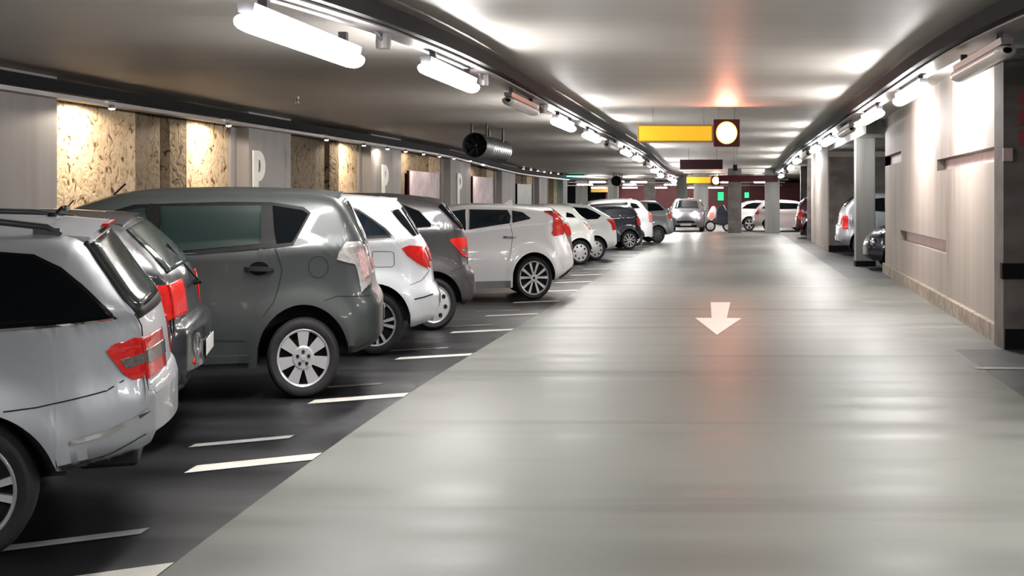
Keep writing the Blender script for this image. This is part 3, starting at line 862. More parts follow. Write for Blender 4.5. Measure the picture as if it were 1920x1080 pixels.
for x, y, z, lb in ((-7.25, 22.4, 3.29, 'small sprinkler head on the ceiling over the left row'),):
    t = thing('sprinkler', lb, 'sprinkler', (x, y, z))
    mb = MB(); mb.lathe([(.03, 0), (.03, -.04), (.012, -.06), (.012, -.10)], 'z', seg=10); mb.build('stem', M_galv, t, smooth=40)
    mb = MB(); mb.lathe([(.045, -.10), (.04, -.115), (.001, -.115)], 'z', seg=12); mb.build('deflector', M_chrome, t)
t = thing('camera_dome', 'white domed camera on the ceiling at the top right corner', 'camera', (2.42, 11.2, cz(11.2)-.02))
mb = MB(); mb.box((-.05, -.05, -.05), (.05, .05, .03)); mb.build('mount', M_trunk, t, bevel=.005)
mb = MB(); mb.lathe([(.075, -.04), (.085, -.07), (.075, -.12), (.04, -.15), (.001, -.16)], 'z', seg=20); mb.build('dome', M_white, t, smooth=60)
for y, lb in ((11.3, 'small junction box on the left track between the first two lamps'), (15.9, 'small junction box on the left track past the second lamp'), (21.0, 'small junction box on the left track before the fourth lamp')):
    t = thing('junction_box', lb, 'junction box', (-2.93, y, cz(y)-.32))
    mb = MB(); mb.lathe([(.001, -.05), (.06, -.05), (.065, 0), (.06, .08)], 'z', seg=16); mb.build('cover', M_trunk, t, smooth=40)
    mb = MB(); mb.tube([(0, -.06, .02), (0, -.25, .06)], .012, 6); mb.build('conduit', M_galv, t, smooth=60)
t = thing('teal_glow_lamp', 'added green lamp for the teal glow on the ceiling past the left wall', 'lamp', (-8.6, 74.5, 2.83))  # fixture added to give the teal glow on the far ceiling
mb = MB(); mb.box((-.5, -.08, .04), (.5, .08, .12)); mb.build('housing', M_black, t)
mb = MB(); mb.box((-.48, -.07, -.02), (.48, .07, .04)); mb.build('lens', M_teal, t)

# big P letters on the concrete piers
def letter_p(y, h, top, w, lb):
    t = thing('letter_sign', lb, 'letter', (XW+.012, y, top-h), group='white letters on the left piers')
    mb = MB(); mb.box((.0, 0, 0), (.03, w*.45, h)); mb.build('stem', M_white, t)
    mb = MB(); n = 20; R = h*.19; cy, cz_ = w*.45, h-R; V, Fc = [], []
    bw = w*.62
    for i in range(n+1):
        a = pi/2-pi*i/n
        V += [(0, cy+cos(a)*bw, cz_+sin(a)*R), (.03, cy+cos(a)*bw, cz_+sin(a)*R), (0, cy+cos(a)*bw*.4, cz_+sin(a)*R*.42), (.03, cy+cos(a)*bw*.4, cz_+sin(a)*R*.42)]
    for i in range(n):
        q = 4*i; Fc += [(q+1, q+5, q+7, q+3), (q, q+4, q+5, q+1), (q+2, q+6, q+7, q+3)]
    mb.add(V, Fc); mb.build('bowl', M_white, t)
letter_p(26.25, 1.6, 2.53, .62, 'large white letter P on the pier behind the grey people carrier')
letter_p(36.0, 1.5, 2.50, .62, 'large white letter P on the second pier behind the dark grey hatchback')
letter_p(46.0, 1.5, 2.46, .75, 'large white letter P on the third concrete pier')
# posters
for y0, y1, z0, z1, tilt, m, lb in ((39.9, 44.2, 1.2, 2.42, 0, M_poster, 'large pale pink poster leaning on the stone recess before the third pier'),
                               (49.8, 54.2, 1.2, 2.42, 0, M_poster, 'pale pink poster board past the third pier'),
                               (60.2, 64.8, 1.1, 2.26, 0, plain('poster_green', (.27, .30, .27), .5, noise=.2, nscale=2), 'grey green board in a dark frame near the wall end')):
    t = thing('wall_poster', lb, 'poster', (XW-.2, (y0+y1)/2, z0), group='posters on the left wall'); w = (y1-y0)/2
    mb = MB(); mb.box((-.02, -w, 0), (.02, w, z1-z0)); mb.build('board', m, t)
    for s_ in (-1, 1):
        mb = MB(); mb.box((-.03, s_*w-.05, 0), (.035, s_*w+.05, z1-z0)); mb.build('frame', M_maroon if m is M_poster else M_black, t)

# ================================================================== cars
def car(name, label, spec, P, th=TH, rot=None):
    t = thing(name, label, 'car', group=spec.get('group'))
    sh = Shell(spec)
    loc, r = place(P[0], P[1], spec['W'], th)
    if rot is not None: loc, r = (P[0], P[1], 0), (0, 0, rot)
    t.location = loc; t.rotation_euler = r
    return t, sh

# ---- the grey people carrier, third in the row
p_grey = plain('dark_grey_paint', (.038, .044, .043), .40, .2, coat=.14)
sp = dict(W=.88, wr=.32, wb=2.2, arch=(.350, .425), belt=(1.19, -.03), tum=.30, rear=(.20, .13), crown=.045,
  top=[(-.59, .745), (-.575, .78), (-.548, .82), (-.53, .88), (-.517, .97), (-.49, 1.11), (-.458, 1.21), (-.415, 1.31), (-.365, 1.41), (-.325, 1.49), (-.285, 1.55), (-.22, 1.59), (-.1, 1.612),
       (.03, 1.62), (.6, 1.632), (1.11, 1.62), (1.32, 1.60), (1.5, 1.56), (1.67, 1.50), (1.83, 1.42), (2.1, 1.24)]+nose(2.35, 1.08),
  bot=[(-.59, .47), (-.56, .42), (-.42, .35), (-.34, .335), (.37, .255), (1.8, .24), (2.6, .25), (3.0, .24), (3.1, .36)])
t, sh = car('people_carrier', 'dark grey people carrier with clear lamps, third in the left row', sp, (-3.37, 10.55))
sh.body(p_grey, t)
wt = sh.patch('window_trim', [(2.0, 1.16), (1.62, 1.42), (1.25, 1.535), (.6, 1.555), (.25, 1.553), (.0, 1.515), (-.055, 1.47), (.075, 1.215), (.21, 1.195), (.3, 1.19), (1.05, 1.13)], M_trim, t, off=.004, both=True)
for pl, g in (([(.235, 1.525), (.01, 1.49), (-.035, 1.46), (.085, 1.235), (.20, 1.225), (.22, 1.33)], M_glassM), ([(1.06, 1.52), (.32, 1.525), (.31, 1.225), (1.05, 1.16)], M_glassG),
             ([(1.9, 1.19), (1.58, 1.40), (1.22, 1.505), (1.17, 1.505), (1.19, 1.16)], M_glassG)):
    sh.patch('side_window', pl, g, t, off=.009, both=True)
lp = sh.patch('tail_lamp', [(-.255, 1.10), (-.275, 1.165), (-.33, 1.235), (-.42, 1.24), (-.455, 1.2), (-.50, 1.05), (-.51, .95), (-.515, .90), (-.44, .83), (-.42, .96), (-.395, 1.055)], M_clear, t, off=.010, step=.012, both=True)
sh.patch('lamp_core', [(-.40, 1.17), (-.45, 1.18), (-.485, 1.05), (-.495, .97), (-.46, .93), (-.43, 1.04)], M_pinkcore, lp, off=.014, step=.01, both=True)
for s_ in (1, -1): sh.strip('lamp_wrap', -.516, -.458, .74*s_, 1.0*s_, M_clear, lp[0 if s_ == 1 else 1], off=.008)
sh.strip('rear_window', -.452, -.30, -.80, .80, M_glassR, t, off=.005)
sh.strip('window_frame', -.462, -.285, -.92, .92, p_grey, t, off=.002)
spoiler(sh, t, p_grey, -.22, .86, .07, .0, .0)
sh.seam('door_seam', [(.21, 1.19), (.195, 1.15), (.16, 1.03), (.165, .98), (.19, .87), (.225, .76), (.30, .66)], t, .010)
sh.seam('door_seam', [(1.13, 1.55), (1.12, 1.1), (1.10, .6), (1.05, .34)], t, .009)
sh.seam('bumper_seam', [(-.16, .775), (-.26, .805), (-.44, .80), (-.52, .80)], t, .007)
n = 24; sh.seam('fuel_flap', [(-.115+.075*cos(2*pi*i/n), 1.04+.085*sin(2*pi*i/n)) for i in range(n+1)], t, .007)
sh.patch('handle_cup_shade', [(.33+.075*cos(2*pi*i/16), 1.035+.055*sin(2*pi*i/16)) for i in range(16)], M_trim, t, off=.004, step=.01, both=True)  # flat dark disc painted for the shade in the handle dish
sh.handle(.22, .44, 1.025, 1.035, M_plastic, t)
sh.handle(1.18, 1.36, 1.02, 1.03, M_plastic, t)
sh.patch('sill', [(.40, .30), (1.80, .285), (1.80, .335), (.40, .36)], p_grey, t, off=.03, both=True)
sh.seam('side_strip', [(.42, .47), (1.0, .49), (1.75, .50)], t, .012)
mb = MB(); mb.tube([sh.topp(1.50, .0), (1.465, 0, 1.655), (1.42, 0, 1.70)], .009, 6); mb.build('aerial', M_plastic, t)
plate_box(sh, t, .62)
wheels(sh, t, 'seven', .235)
mirror(sh, t, p_grey, 1.95, 1.20)
front_lamps(sh, t, 2.85, .75, M_clear)

# ---- the silver estate at the left edge
p_silver = plain('silver_paint', (.35, .37, .395), .42, .32, coat=.5)
sp = dict(W=.88, wr=.335, wb=2.35, arch=(.385, .385), belt=(1.13, -.015), tum=.42, rear=(.48, .27), crown=.075, roof=(.16, .12),
  top=[(-.80, .725), (-.79, .755), (-.765, .785), (-.755, .86), (-.742, .98), (-.705, 1.12), (-.64, 1.21), (-.54, 1.36), (-.46, 1.47), (-.41, 1.495), (-.33, 1.505), (-.14, 1.515), (.5, 1.53), (1.1, 1.50), (1.5, 1.41), (1.8, 1.28)]+nose(2.2, 1.05),
  bot=[(-.80, .53), (-.77, .47), (-.62, .41), (-.39, .365), (.39, .26), (1.9, .24), (2.75, .24), (2.85, .24), (2.95, .36)])
t, sh = car('estate_car', 'silver estate car with roof rails, nearest car at the left edge', sp, (-3.55, 6.2), th=radians(20))
sh.body(p_silver, t)
sh.patch('window_trim', [(1.75, 1.12), (1.3, 1.37), (.6, 1.455), (-.10, 1.45), (-.27, 1.435), (-.39, 1.375), (-.49, 1.285), (-.585, 1.185), (-.635, 1.12), (-.14, 1.095)], M_trim, t, off=.004, both=True)
for pl in ([(.25, 1.125), (.22, 1.445), (-.10, 1.438), (-.26, 1.42), (-.38, 1.36), (-.48, 1.27), (-.57, 1.175), (-.60, 1.135), (-.14, 1.112)], [(.30, 1.125), (.27, 1.445), (.9, 1.42), (.95, 1.13)], [(1.0, 1.13), (.95, 1.42), (1.25, 1.36), (1.65, 1.14)]):
    sh.patch('side_window', pl, M_glassM, t, off=.009, both=True)
lp = sh.patch('tail_lamp', [(-.585, .965), (-.61, .99), (-.70, 1.012), (-.738, 1.0), (-.755, .86), (-.76, .80), (-.70, .80), (-.655, .845), (-.61, .92)], M_red, t, off=.008, step=.01, both=True)
sh.patch('clear_band', [(-.64, .915), (-.74, .93), (-.75, .88), (-.665, .865)], M_smoke, lp, off=.012, step=.01, both=True)
for s_ in (1, -1):
    sh.strip('lamp_wrap', -.763, -.738, .42*s_, 1.0*s_, M_red, lp[0 if s_ == 1 else 1], off=.006)
    sh.strip('clear_wrap', -.754, -.747, .42*s_, 1.0*s_, M_smoke, lp[0 if s_ == 1 else 1], off=.010)
sh.strip('rear_window', -.70, -.475, -.88, .88, M_glassR, t, off=.006)
sh.strip('window_border', -.715, -.462, -.96, .96, M_plastic, t, off=.003)
sh.seam('window_moulding', [(1.7, 1.118), (.3, 1.103), (-.14, 1.097), (-.62, 1.12)], t, .012, M_chrome, off=.008)
sp_ = spoiler(sh, t, p_silver, -.41, .92, .10, .02, .012)
mb = MB(); c = sh.topp(-.455, 0); mb.box((c[0]-.05, -.2, c[2]+.004), (c[0]-.01, .2, c[2]+.02)); mb.build('brake_lamp', M_red, t)
sh.seam('bumper_seam', [(-.16, .715), (-.30, .725), (-.59, .775), (-.66, .81), (-.70, .83)], t, .007)
sh.seam('chrome_strip', [(-.44, .545), (-.60, .575), (-.73, .625), (-.775, .65)], t, .022, M_chrome, off=.010)
sh.seam('bumper_crease', [(-.40, .42), (-.60, .46), (-.76, .53)], t, .006)
sh.seam('hatch_seam', [(-.705, 1.13), (-.735, 1.06), (-.738, 1.01)], t, .006)
for s_ in (1, -1):
    mb = MB(); pts = [(-.36, 0, 0), (-.30, 0, .035), (-.1, 0, .052), (.5, 0, .055), (1.05, 0, .035), (1.12, 0, 0)]
    P3 = []
    for x, _, h in pts:
        q = sh.topp(x, .90*s_); P3.append((q[0], q[1], q[2]+h))
    mb.tube(P3, .017, 8)
    for x in (-.3, .95):
        q = sh.topp(x, .90*s_); mb.box((x-.06, q[1]-.010, q[2]-.01), (x+.06, q[1]+.010, q[2]+.03))
    mb.build('roof_rail', M_screw, t, smooth=50)
aerial(sh, t, -.26, .05, .05, .010)
sh.handle(.40, .58, 1.0, 1.005, p_silver, t)
mb = MB(); mb.box((-.72, -.62, .36), (-.45, .62, .46)); mb.build('diffuser', M_plastic, t, bevel=.02)
wheels(sh, t, 'twin', .25)
mirror(sh, t, p_silver, 1.75, 1.12); front_lamps(sh, t, 2.7, .75, M_clear)

# ---- the dark hatchback between them
p_dark = paint('charcoal_paint', (.026, .027, .031), .3, .28)
sp = dict(W=.84, wr=.31, wb=2.1, arch=(.34, .40), belt=(1.12, -.02), tum=.34, rear=(.30, .15), crown=.07,
  top=[(-.645, .755), (-.635, .78), (-.60, .80), (-.565, .83), (-.555, .95), (-.535, 1.06), (-.49, 1.14), (-.40, 1.25), (-.28, 1.37), (-.23, 1.42), (-.17, 1.445), (.0, 1.46), (.35, 1.475), (.9, 1.46), (1.3, 1.36)]+nose(1.85, 1.05),
  bot=[(-.645, .50), (-.62, .40), (-.5, .34), (-.36, .31), (.4, .25), (1.7, .24), (2.4, .24), (2.5, .24), (2.6, .36)])
t, sh = car('hatchback_car', 'dark charcoal hatchback parked between the silver estate and the people carrier', sp, (-4.10, 8.35))
sh.body(p_dark, t)
sh.patch('side_window', [(.35, 1.40), (.1, 1.39), (-.14, 1.34), (-.36, 1.16), (.35, 1.15)], M_glassB, t, off=.007, both=True)
sh.patch('side_window', [(.42, 1.15), (.42, 1.40), (.95, 1.38), (1.05, 1.13)], M_glass, t, off=.007, both=True)
lp = sh.patch('tail_lamp', [(-.38, 1.05), (-.42, 1.075), (-.53, 1.07), (-.55, .96), (-.555, .86), (-.52, .83), (-.46, .90)], M_red, t, off=.008, step=.01, both=True)
for s_ in (1, -1): sh.strip('lamp_wrap', -.563, -.530, .60*s_, 1.0*s_, M_red, lp[0 if s_ == 1 else 1], off=.007)
sh.strip('rear_window', -.50, -.245, -.86, .86, M_glassR, t, off=.005)
spoiler(sh, t, p_dark, -.16, .9, .10, .01, .0)
mb = MB(); q = sh.topp(-.545, .0); mb.tube([(q[0], 0, q[2]), (q[0]-.05, 0, q[2]+.01)], .02, 10); q2 = sh.topp(-.40, .25, .02); mb.tube([(q[0]-.04, 0, q[2]), (q2[0], q2[1], q2[2])], .008, 6); mb.build('wiper', M_plastic, t)
sh.seam('bumper_seam', [(-.35, .80), (-.45, .81), (-.56, .815)], t, .006)
for s_ in (1, -1):
    q = sh.y(-.6, .43)*s_; mb = MB(); mb.lathe([(.028, .01), (.024, -.008), (.001, -.01)], 'x', (-.668, s_*.50, .545), 12, 2.4); mb.build('reflector', M_red, t)
plate_box(sh, t, .60); aerial(sh, t, .2, .06, .05, .005)
wheels(sh, t, 'five', .22); sh.handle(.5, .66, .98, .985, p_dark, t)
mirror(sh, t, p_dark, 1.5, 1.1); front_lamps(sh, t, 2.4, .72, M_clear)

# ---- silver compact, fourth
p_silver2 = paint('light_silver_paint', (.74, .76, .79), .10, .32)
sp = dict(W=.87, wr=.32, wb=2.1, arch=(.345, .40), belt=(1.155, -.01), tum=.34, rear=(.32, .17), crown=.05,
  top=[(-.63, .59), (-.61, .64), (-.575, .70), (-.56, .80), (-.545, .95), (-.49, 1.09), (-.42, 1.19), (-.325, 1.35), (-.25, 1.47), (-.20, 1.52), (-.10, 1.54), (.0, 1.55), (.34, 1.575), (.9, 1.58), (1.3, 1.52), (1.6, 1.42)]+nose(2.05, 1.10),
  bot=[(-.63, .46), (-.59, .36), (-.45, .29), (-.35, .265), (.4, .25), (1.7, .24), (2.4, .24), (2.7, .24), (2.8, .36)])
t, sh = car('compact_car', 'silver compact car with arched rear window, fourth in the left row', sp, (-3.54, 13.35))
sh.body(p_silver2, t)
sh.patch('window_trim', [(1.6, 1.16), (1.3, 1.42), (.7, 1.525), (.29, 1.51), (.16, 1.465), (.02, 1.365), (-.10, 1.275), (-.19, 1.175), (.13, 1.15)], M_chrome, t, off=.004, both=True)
sh.patch('side_window', [(.52, 1.165), (.50, 1.50), (.29, 1.495), (.16, 1.445), (.02, 1.345), (-.08, 1.265), (-.155, 1.18), (.13, 1.165)], M_glassB, t, off=.009, both=True)
sh.patch('side_window', [(.58, 1.165), (.56, 1.50), (.75, 1.50), (1.25, 1.40), (1.5, 1.17)], M_glassB, t, off=.009, both=True)
lp = sh.patch('tail_lamp', [(-.25, 1.075), (-.33, 1.10), (-.465, 1.085), (-.53, .93), (-.545, .865), (-.52, .855), (-.40, .925), (-.31, .995)], M_red, t, off=.008, step=.012, both=True)
for s_ in (1, -1): sh.strip('lamp_wrap', -.548, -.495, .80*s_, 1.0*s_, M_red, lp[0 if s_ == 1 else 1], off=.006)
sh.strip('rear_window', -.415, -.25, -.94, .94, M_glass, t, off=.005)
sh.patch('window_corner', [(-.15, 1.45), (-.225, 1.465), (-.31, 1.355), (-.405, 1.20), (-.375, 1.19), (-.27, 1.30)], M_glass, t, off=.007, step=.008, both=True)
spoiler(sh, t, p_silver2, -.14, .9, .09, .01, .005)
rr_ = [(.02, 1.045), (-.15, 1.04), (-.18, 1.02), (-.185, .91), (-.16, .885), (.0, .885), (.03, .91), (.03, 1.03), (.02, 1.045)]
sh.seam('fuel_flap', rr_, t, .006)
sh.seam('bumper_strip', [(-.38, .555), (-.48, .575), (-.57, .60)], t, .014)
sh.seam('bumper_seam', [(-.33, .70), (-.45, .74), (-.54, .84)], t, .005)
plate_box(sh, t, .65); wheels(sh, t, 'twin', .235); sh.handle(.45, .62, 1.03, 1.04, p_silver2, t)
mirror(sh, t, p_silver2, 1.7, 1.15); front_lamps(sh, t, 2.6, .75, M_clear)

# ---- dark grey hatchback, fifth
p_dgrey = plain('brown_grey_paint', (.044, .040, .042), .42, .2, coat=.15)
sp = dict(W=.85, wr=.31, wb=2.1, arch=(.335, .395), belt=(1.20, -.02), tum=.32, rear=(.18, .12), crown=.045,
  top=[(-.49, .56), (-.485, .66), (-.46, .73), (-.42, .80), (-.41, .90), (-.395, 1.05), (-.365, 1.17), (-.25, 1.34), (-.13, 1.49), (-.08, 1.525), (.05, 1.55), (.6, 1.60), (1.06, 1.60), (1.4, 1.52)]+nose(2.0, 1.08),
  bot=[(-.49, .42), (-.46, .35), (-.40, .31), (-.34, .29), (.4, .25), (1.7, .24), (2.4, .24), (2.65, .24), (2.75, .36)])
t, sh = car('hatchback_car', 'dark brown grey hatchback behind the silver compact car, fifth in the left row', sp, (-3.53, 15.95))
sh.body(p_dgrey, t)
sh.patch('side_window', [(.36, 1.50), (.17, 1.425), (.03, 1.27), (.04, 1.235), (.22, 1.225), (.40, 1.36)], M_glassM, t, off=.007, both=True)
sh.patch('side_window', [(.48, 1.22), (.48, 1.51), (1.1, 1.50), (1.4, 1.40), (1.6, 1.18)], M_glass, t, off=.007, both=True)
lp = sh.patch('tail_lamp', [(-.18, 1.075), (-.22, 1.10), (-.37, 1.105), (-.393, 1.03), (-.403, .86), (-.34, .885), (-.26, .985)], M_red, t, off=.008, step=.01, both=True)
sh.patch('clear_band', [(-.31, .98), (-.385, .99), (-.39, .91), (-.35, .91)], M_smoke, lp, off=.011, step=.01, both=True)
for s_ in (1, -1): sh.strip('lamp_wrap', -.405, -.385, .82*s_, 1.0*s_, M_red, lp[0 if s_ == 1 else 1], off=.006)
sh.strip('rear_window', -.345, -.15, -.94, .94, M_glass, t, off=.005)
sh.patch('window_corner', [(-.055, 1.475), (-.10, 1.51), (-.24, 1.345), (-.345, 1.20), (-.315, 1.21)], M_glass, t, off=.007, step=.008, both=True)
spoiler(sh, t, p_dgrey, -.07, .9, .05, .01, .0)
sh.seam('bumper_seam', [(-.2, .70), (-.32, .74), (-.42, .80)], t, .006)
plate_box(sh, t, .62); wheels(sh, t, 'cover', .23); sh.handle(.45, .6, 1.05, 1.05, p_dgrey, t)
mirror(sh, t, p_dgrey, 1.65, 1.15); front_lamps(sh, t, 2.5, .75, M_clear)

# ---- silver hatchback with tall lamps, after the empty bay
p_white = paint('warm_silver_paint', (.78, .78, .79), .05, .34)
sp = dict(W=.89, wr=.335, wb=2.25, arch=(.335, .405), belt=(1.19, -.085), tum=.36, rear=(.34, .20), crown=.04,
  top=[(-.655, .56), (-.65, .64), (-.63, .73), (-.60, .82), (-.555, .93), (-.515, 1.03), (-.50, 1.10), (-.45, 1.24), (-.39, 1.345), (-.33, 1.385), (-.2, 1.405), (-.09, 1.415), (.41, 1.455), (.9, 1.465), (1.27, 1.43), (1.6, 1.32)]+nose(2.15, 1.02),
  bot=[(-.655, .55), (-.62, .47), (-.50, .35), (-.34, .28), (.36, .19), (.9, .18), (1.9, .2), (2.6, .22), (2.8, .24), (2.9, .36)])
t, sh = car('hatchback_car', 'silver hatchback with tall curved red lamps beyond the empty bay', sp, (-3.04, 20.8))
sh.body(p_white, t)
for pl in ([(.985, 1.405), (.40, 1.395), (.355, 1.30), (.375, 1.19), (1.0, 1.10)], [(.33, 1.385), (.17, 1.36), (.05, 1.27), (.06, 1.255), (.335, 1.195)], [(1.5, 1.27), (1.3, 1.37), (1.04, 1.405), (1.05, 1.095), (1.75, 1.04)]):
    sh.patch('side_window', pl, M_glassB, t, off=.006, both=True)
lp = sh.patch('tail_lamp', [(-.30, 1.375), (-.33, 1.395), (-.385, 1.355), (-.445, 1.24), (-.485, 1.14), (-.50, 1.085), (-.495, 1.02), (-.46, 1.0), (-.31, .985), (-.27, 1.04), (-.35, 1.15), (-.365, 1.2), (-.34, 1.25)], M_red, t, off=.008, step=.008, both=True)
lq = sh.patch('lamp_arm', [(-.17, 1.365), (-.30, 1.29), (-.36, 1.22), (-.365, 1.245), (-.31, 1.315), (-.18, 1.385)], M_red, t, off=.008, step=.008, both=True)
for s_ in (1, -1): sh.strip('lamp_wrap', -.51, -.40, .80*s_, 1.0*s_, M_red, lp[0 if s_ == 1 else 1], off=.005)
sh.patch('rear_screen', [(-.20, 1.385), (-.31, 1.32), (-.335, 1.37), (-.30, 1.385)], M_glassR, t, off=.006, both=True)
sh.strip('rear_window', -.50, -.34, -.78, .78, M_glass, t, off=.005)
spoiler(sh, t, p_white, -.22, .85, .12, .01, .0)
sh.handle(.28, .48, .975, .98, M_chrome, t); sh.handle(1.1, 1.3, .96, .965, M_chrome, t)
sh.seam('door_seam', [(.37, 1.18), (.33, 1.0), (.36, .75), (.40, .62)], t, .006)
sh.patch('lower_bumper', [(-.635, .50), (-.62, .46), (-.50, .345), (-.42, .31), (-.42, .34), (-.55, .44)], M_plastic, t, off=.006, both=True)
sh.patch('sill', [(.36, .18), (1.85, .18), (1.85, .29), (.36, .30)], plain('sill_grey', (.22, .22, .23), .4, .3), t, off=.005, both=True)
mb = MB(); q = sh.topp(.30, 0); mb.add([(q[0]+.09, -.02, q[2]-.005), (q[0]+.09, .02, q[2]-.005), (q[0]-.07, .03, q[2]-.005), (q[0]-.07, -.03, q[2]-.005), (q[0]-.05, -.006, q[2]+.07), (q[0]-.05, .006, q[2]+.07), (q[0]+.0, 0, q[2]+.055)],
       [(0, 1, 6), (1, 2, 5, 6), (2, 3, 4, 5), (3, 0, 6, 4), (4, 6, 5)]); mb.build('shark_fin', p_white, t)
plate_box(sh, t, .75); wheels(sh, t, 'ten', .27); mirror(sh, t, p_white, 1.7, 1.08); front_lamps(sh, t, 2.65, .72, M_clear)

# ---- the farther cars: simpler, each with its own outline
def far_car(name, label, pm, P, top, wb, W=.85, th=TH, wr=.29, arch=(.305, .35), belt=(1.02, -.02), win=None, lamp=None, rwin=None, wrap=None, style='cover', R=.20, glass=None, lampmat=None, rot=None, zt=.42, head=M_clear, headz=.70, rimmat=M_rim, screen=None, hr=.10):
    xt, xn = top[0][0], top[-1][0]
    sp = dict(W=W, wr=wr, wb=wb, arch=arch, belt=belt, tum=.34, rear=(.28, .15), crown=.045, top=top, bot=bottom(xt, wb, xn, zt))
    t, sh = car(name, label, sp, P, th, rot)
    sh.body(pm, t, coarse=True)
    for pl in win or []: sh.patch('side_window', pl, glass or M_glass, t, off=.010, step=.05, both=True)
    if lamp:
        l = sh.patch('tail_lamp', lamp, lampmat or M_red, t, off=.012, step=.02, both=True)
        if wrap:
            for s_ in (1, -1): sh.strip('lamp_wrap', wrap[0], wrap[1], .80*s_, 1.0*s_, lampmat or M_red, l[0 if s_ == 1 else 1], off=.010, n=6, m=4)
    if rwin: sh.strip('rear_window', rwin[0], rwin[1], -.86, .86, M_glass, t, off=.010, n=8, m=8)
    if screen: sh.strip('windscreen', screen[0], screen[1], -.88, .88, M_glassB, t, off=.010, n=8, m=8)
    front_lamps(sh, t, xn-.17, headz, head, hr); plate_box(sh, t, .60)
    mirror(sh, t, pm, (screen or (0, xn-.95))[1]-.12, 1.02)
    wheels(sh, t, style, R, rimmat)
    return t, sh
p_beige = paint('beige_paint', (.36, .31, .27), .3, .34)
p_wh = paint('white_car_paint', (.86, .88, .84), .0, .30)
p_wh2 = paint('white_car_paint_cool', (.84, .86, .83), .0, .30)
p_navy = paint('navy_paint', (.010, .013, .024), .3, .25)
p_van = paint('white_van_paint', (.74, .74, .76), .0, .32)
p_gg = paint('grey_green_paint', (.20, .22, .22), .4, .32)
p_slv = paint('mauve_silver_paint', (.21, .20, .225), .35, .35)
p_wred = paint('dark_red_paint', (.06, .01, .014), .3, .3)
far_car('hatchback_car', 'beige hatchback half hidden behind the silver hatchback with tall lamps', p_beige, (-3.62, 26.3),
        [(-.56, .62), (-.55, .75), (-.53, .86), (-.50, 1.0), (-.43, 1.12), (-.28, 1.27), (-.15, 1.36), (-.05, 1.39), (.5, 1.42), (1.1, 1.38)]+nose(1.75, 1.02), 2.05,
        win=[[(.5, 1.34), (.0, 1.31), (-.22, 1.15), (.5, 1.10)]], lamp=[(-.36, 1.08), (-.45, 1.06), (-.50, .96), (-.53, .86), (-.46, .82), (-.38, .92)], wrap=(-.53, -.46), rwin=(-.42, -.16))
far_car('hatchback_car', 'white hatchback with small black rear side window, first white car', p_wh, (-3.56, 31.9),
        [(-.38, .55), (-.37, .68), (-.32, .84), (-.22, .97), (-.12, 1.09), (.03, 1.24), (.13, 1.35), (.22, 1.385), (.61, 1.41), (1.2, 1.37)]+nose(1.75, 1.02), 2.05,
        win=[[(.32, 1.25), (.18, 1.21), (.10, 1.12), (.33, 1.13)]], lamp=[(-.08, 1.02), (-.15, .99), (-.28, .83), (-.24, .83), (-.14, .93)], rwin=(-.10, .10), style='cover', R=.215, lampmat=M_redpale)
far_car('crossover_car', 'white crossover with black side glass, behind the first white hatchback', p_wh2, (-3.40, 34.1),
        [(-.57, .55), (-.565, .75), (-.53, .90), (-.45, 1.06), (-.30, 1.16), (-.16, 1.24), (.0, 1.33), (.10, 1.375), (.22, 1.395), (.6, 1.41), (1.2, 1.38)]+nose(1.75, 1.02), 2.05,
        win=[[(.62, 1.36), (.22, 1.33), (.04, 1.25), (-.14, 1.14), (-.05, 1.055), (.24, 1.045), (.45, 1.20)], [(1.2, 1.30), (.68, 1.36), (.52, 1.20), (1.3, 1.10)]], lamp=[(-.27, 1.05), (-.43, 1.05), (-.50, .92), (-.545, .78), (-.44, .76), (-.40, .92)], wrap=(-.55, -.46), rwin=(-.38, -.05), style='cover', R=.215)
far_car('city_car', 'small navy blue car in front of the white van', p_navy, (-3.08, 41.3),
        [(-.48, .48), (-.46, .60), (-.42, .68), (-.385, .80), (-.345, .96), (-.26, 1.12), (-.17, 1.27), (-.08, 1.345), (.05, 1.375), (.4, 1.39), (1.05, 1.35)]+nose(1.6, 1.02), 1.9,
        win=[[(.85, 1.32), (.2, 1.32), (.0, 1.27), (-.13, 1.10), (.85, 1.08)]], lamp=[(-.20, .98), (-.31, .97), (-.37, .74), (-.28, .74)], wrap=(-.39, -.35), rwin=(-.30, -.12), style='ten', R=.21, glass=M_glassB)
far_car('van', 'white tall van standing behind the small navy car', p_van, (-3.12, 44.6),
        [(-.62, .50), (-.61, .85), (-.58, 1.04), (-.47, 1.15), (-.38, 1.25), (-.25, 1.43), (-.13, 1.515), (.0, 1.53), (.46, 1.545), (1.35, 1.47)]+nose(1.9, 1.08), 2.1, wr=.30,
        win=[[(.15, 1.44), (-.05, 1.40), (-.17, 1.26), (.15, 1.24)], [(1.3, 1.40), (.25, 1.46), (.25, 1.16), (1.4, 1.12)]], lamp=[(-.42, 1.13), (-.50, 1.10), (-.585, 1.0), (-.60, .80), (-.47, .80)], wrap=(-.61, -.55), rwin=(-.46, -.16), zt=.33, lampmat=M_redpale)
far_car('hatchback_car', 'grey hatchback at the far end of the left row beside the approaching car', p_gg, (-2.52, 47.3),
        [(-.62, .52), (-.60, .72), (-.55, .86), (-.48, 1.02), (-.36, 1.17), (-.18, 1.36), (-.05, 1.45), (.15, 1.47), (.56, 1.465), (1.1, 1.40)]+nose(1.7, 1.05), 2.05, wr=.30,
        win=[[(.35, 1.41), (.1, 1.41), (-.06, 1.36), (-.25, 1.17), (.35, 1.13)]], lamp=[(-.36, 1.06), (-.46, 1.02), (-.55, .85), (-.42, .85)], rwin=(-.40, -.10), rimmat=M_rimd)
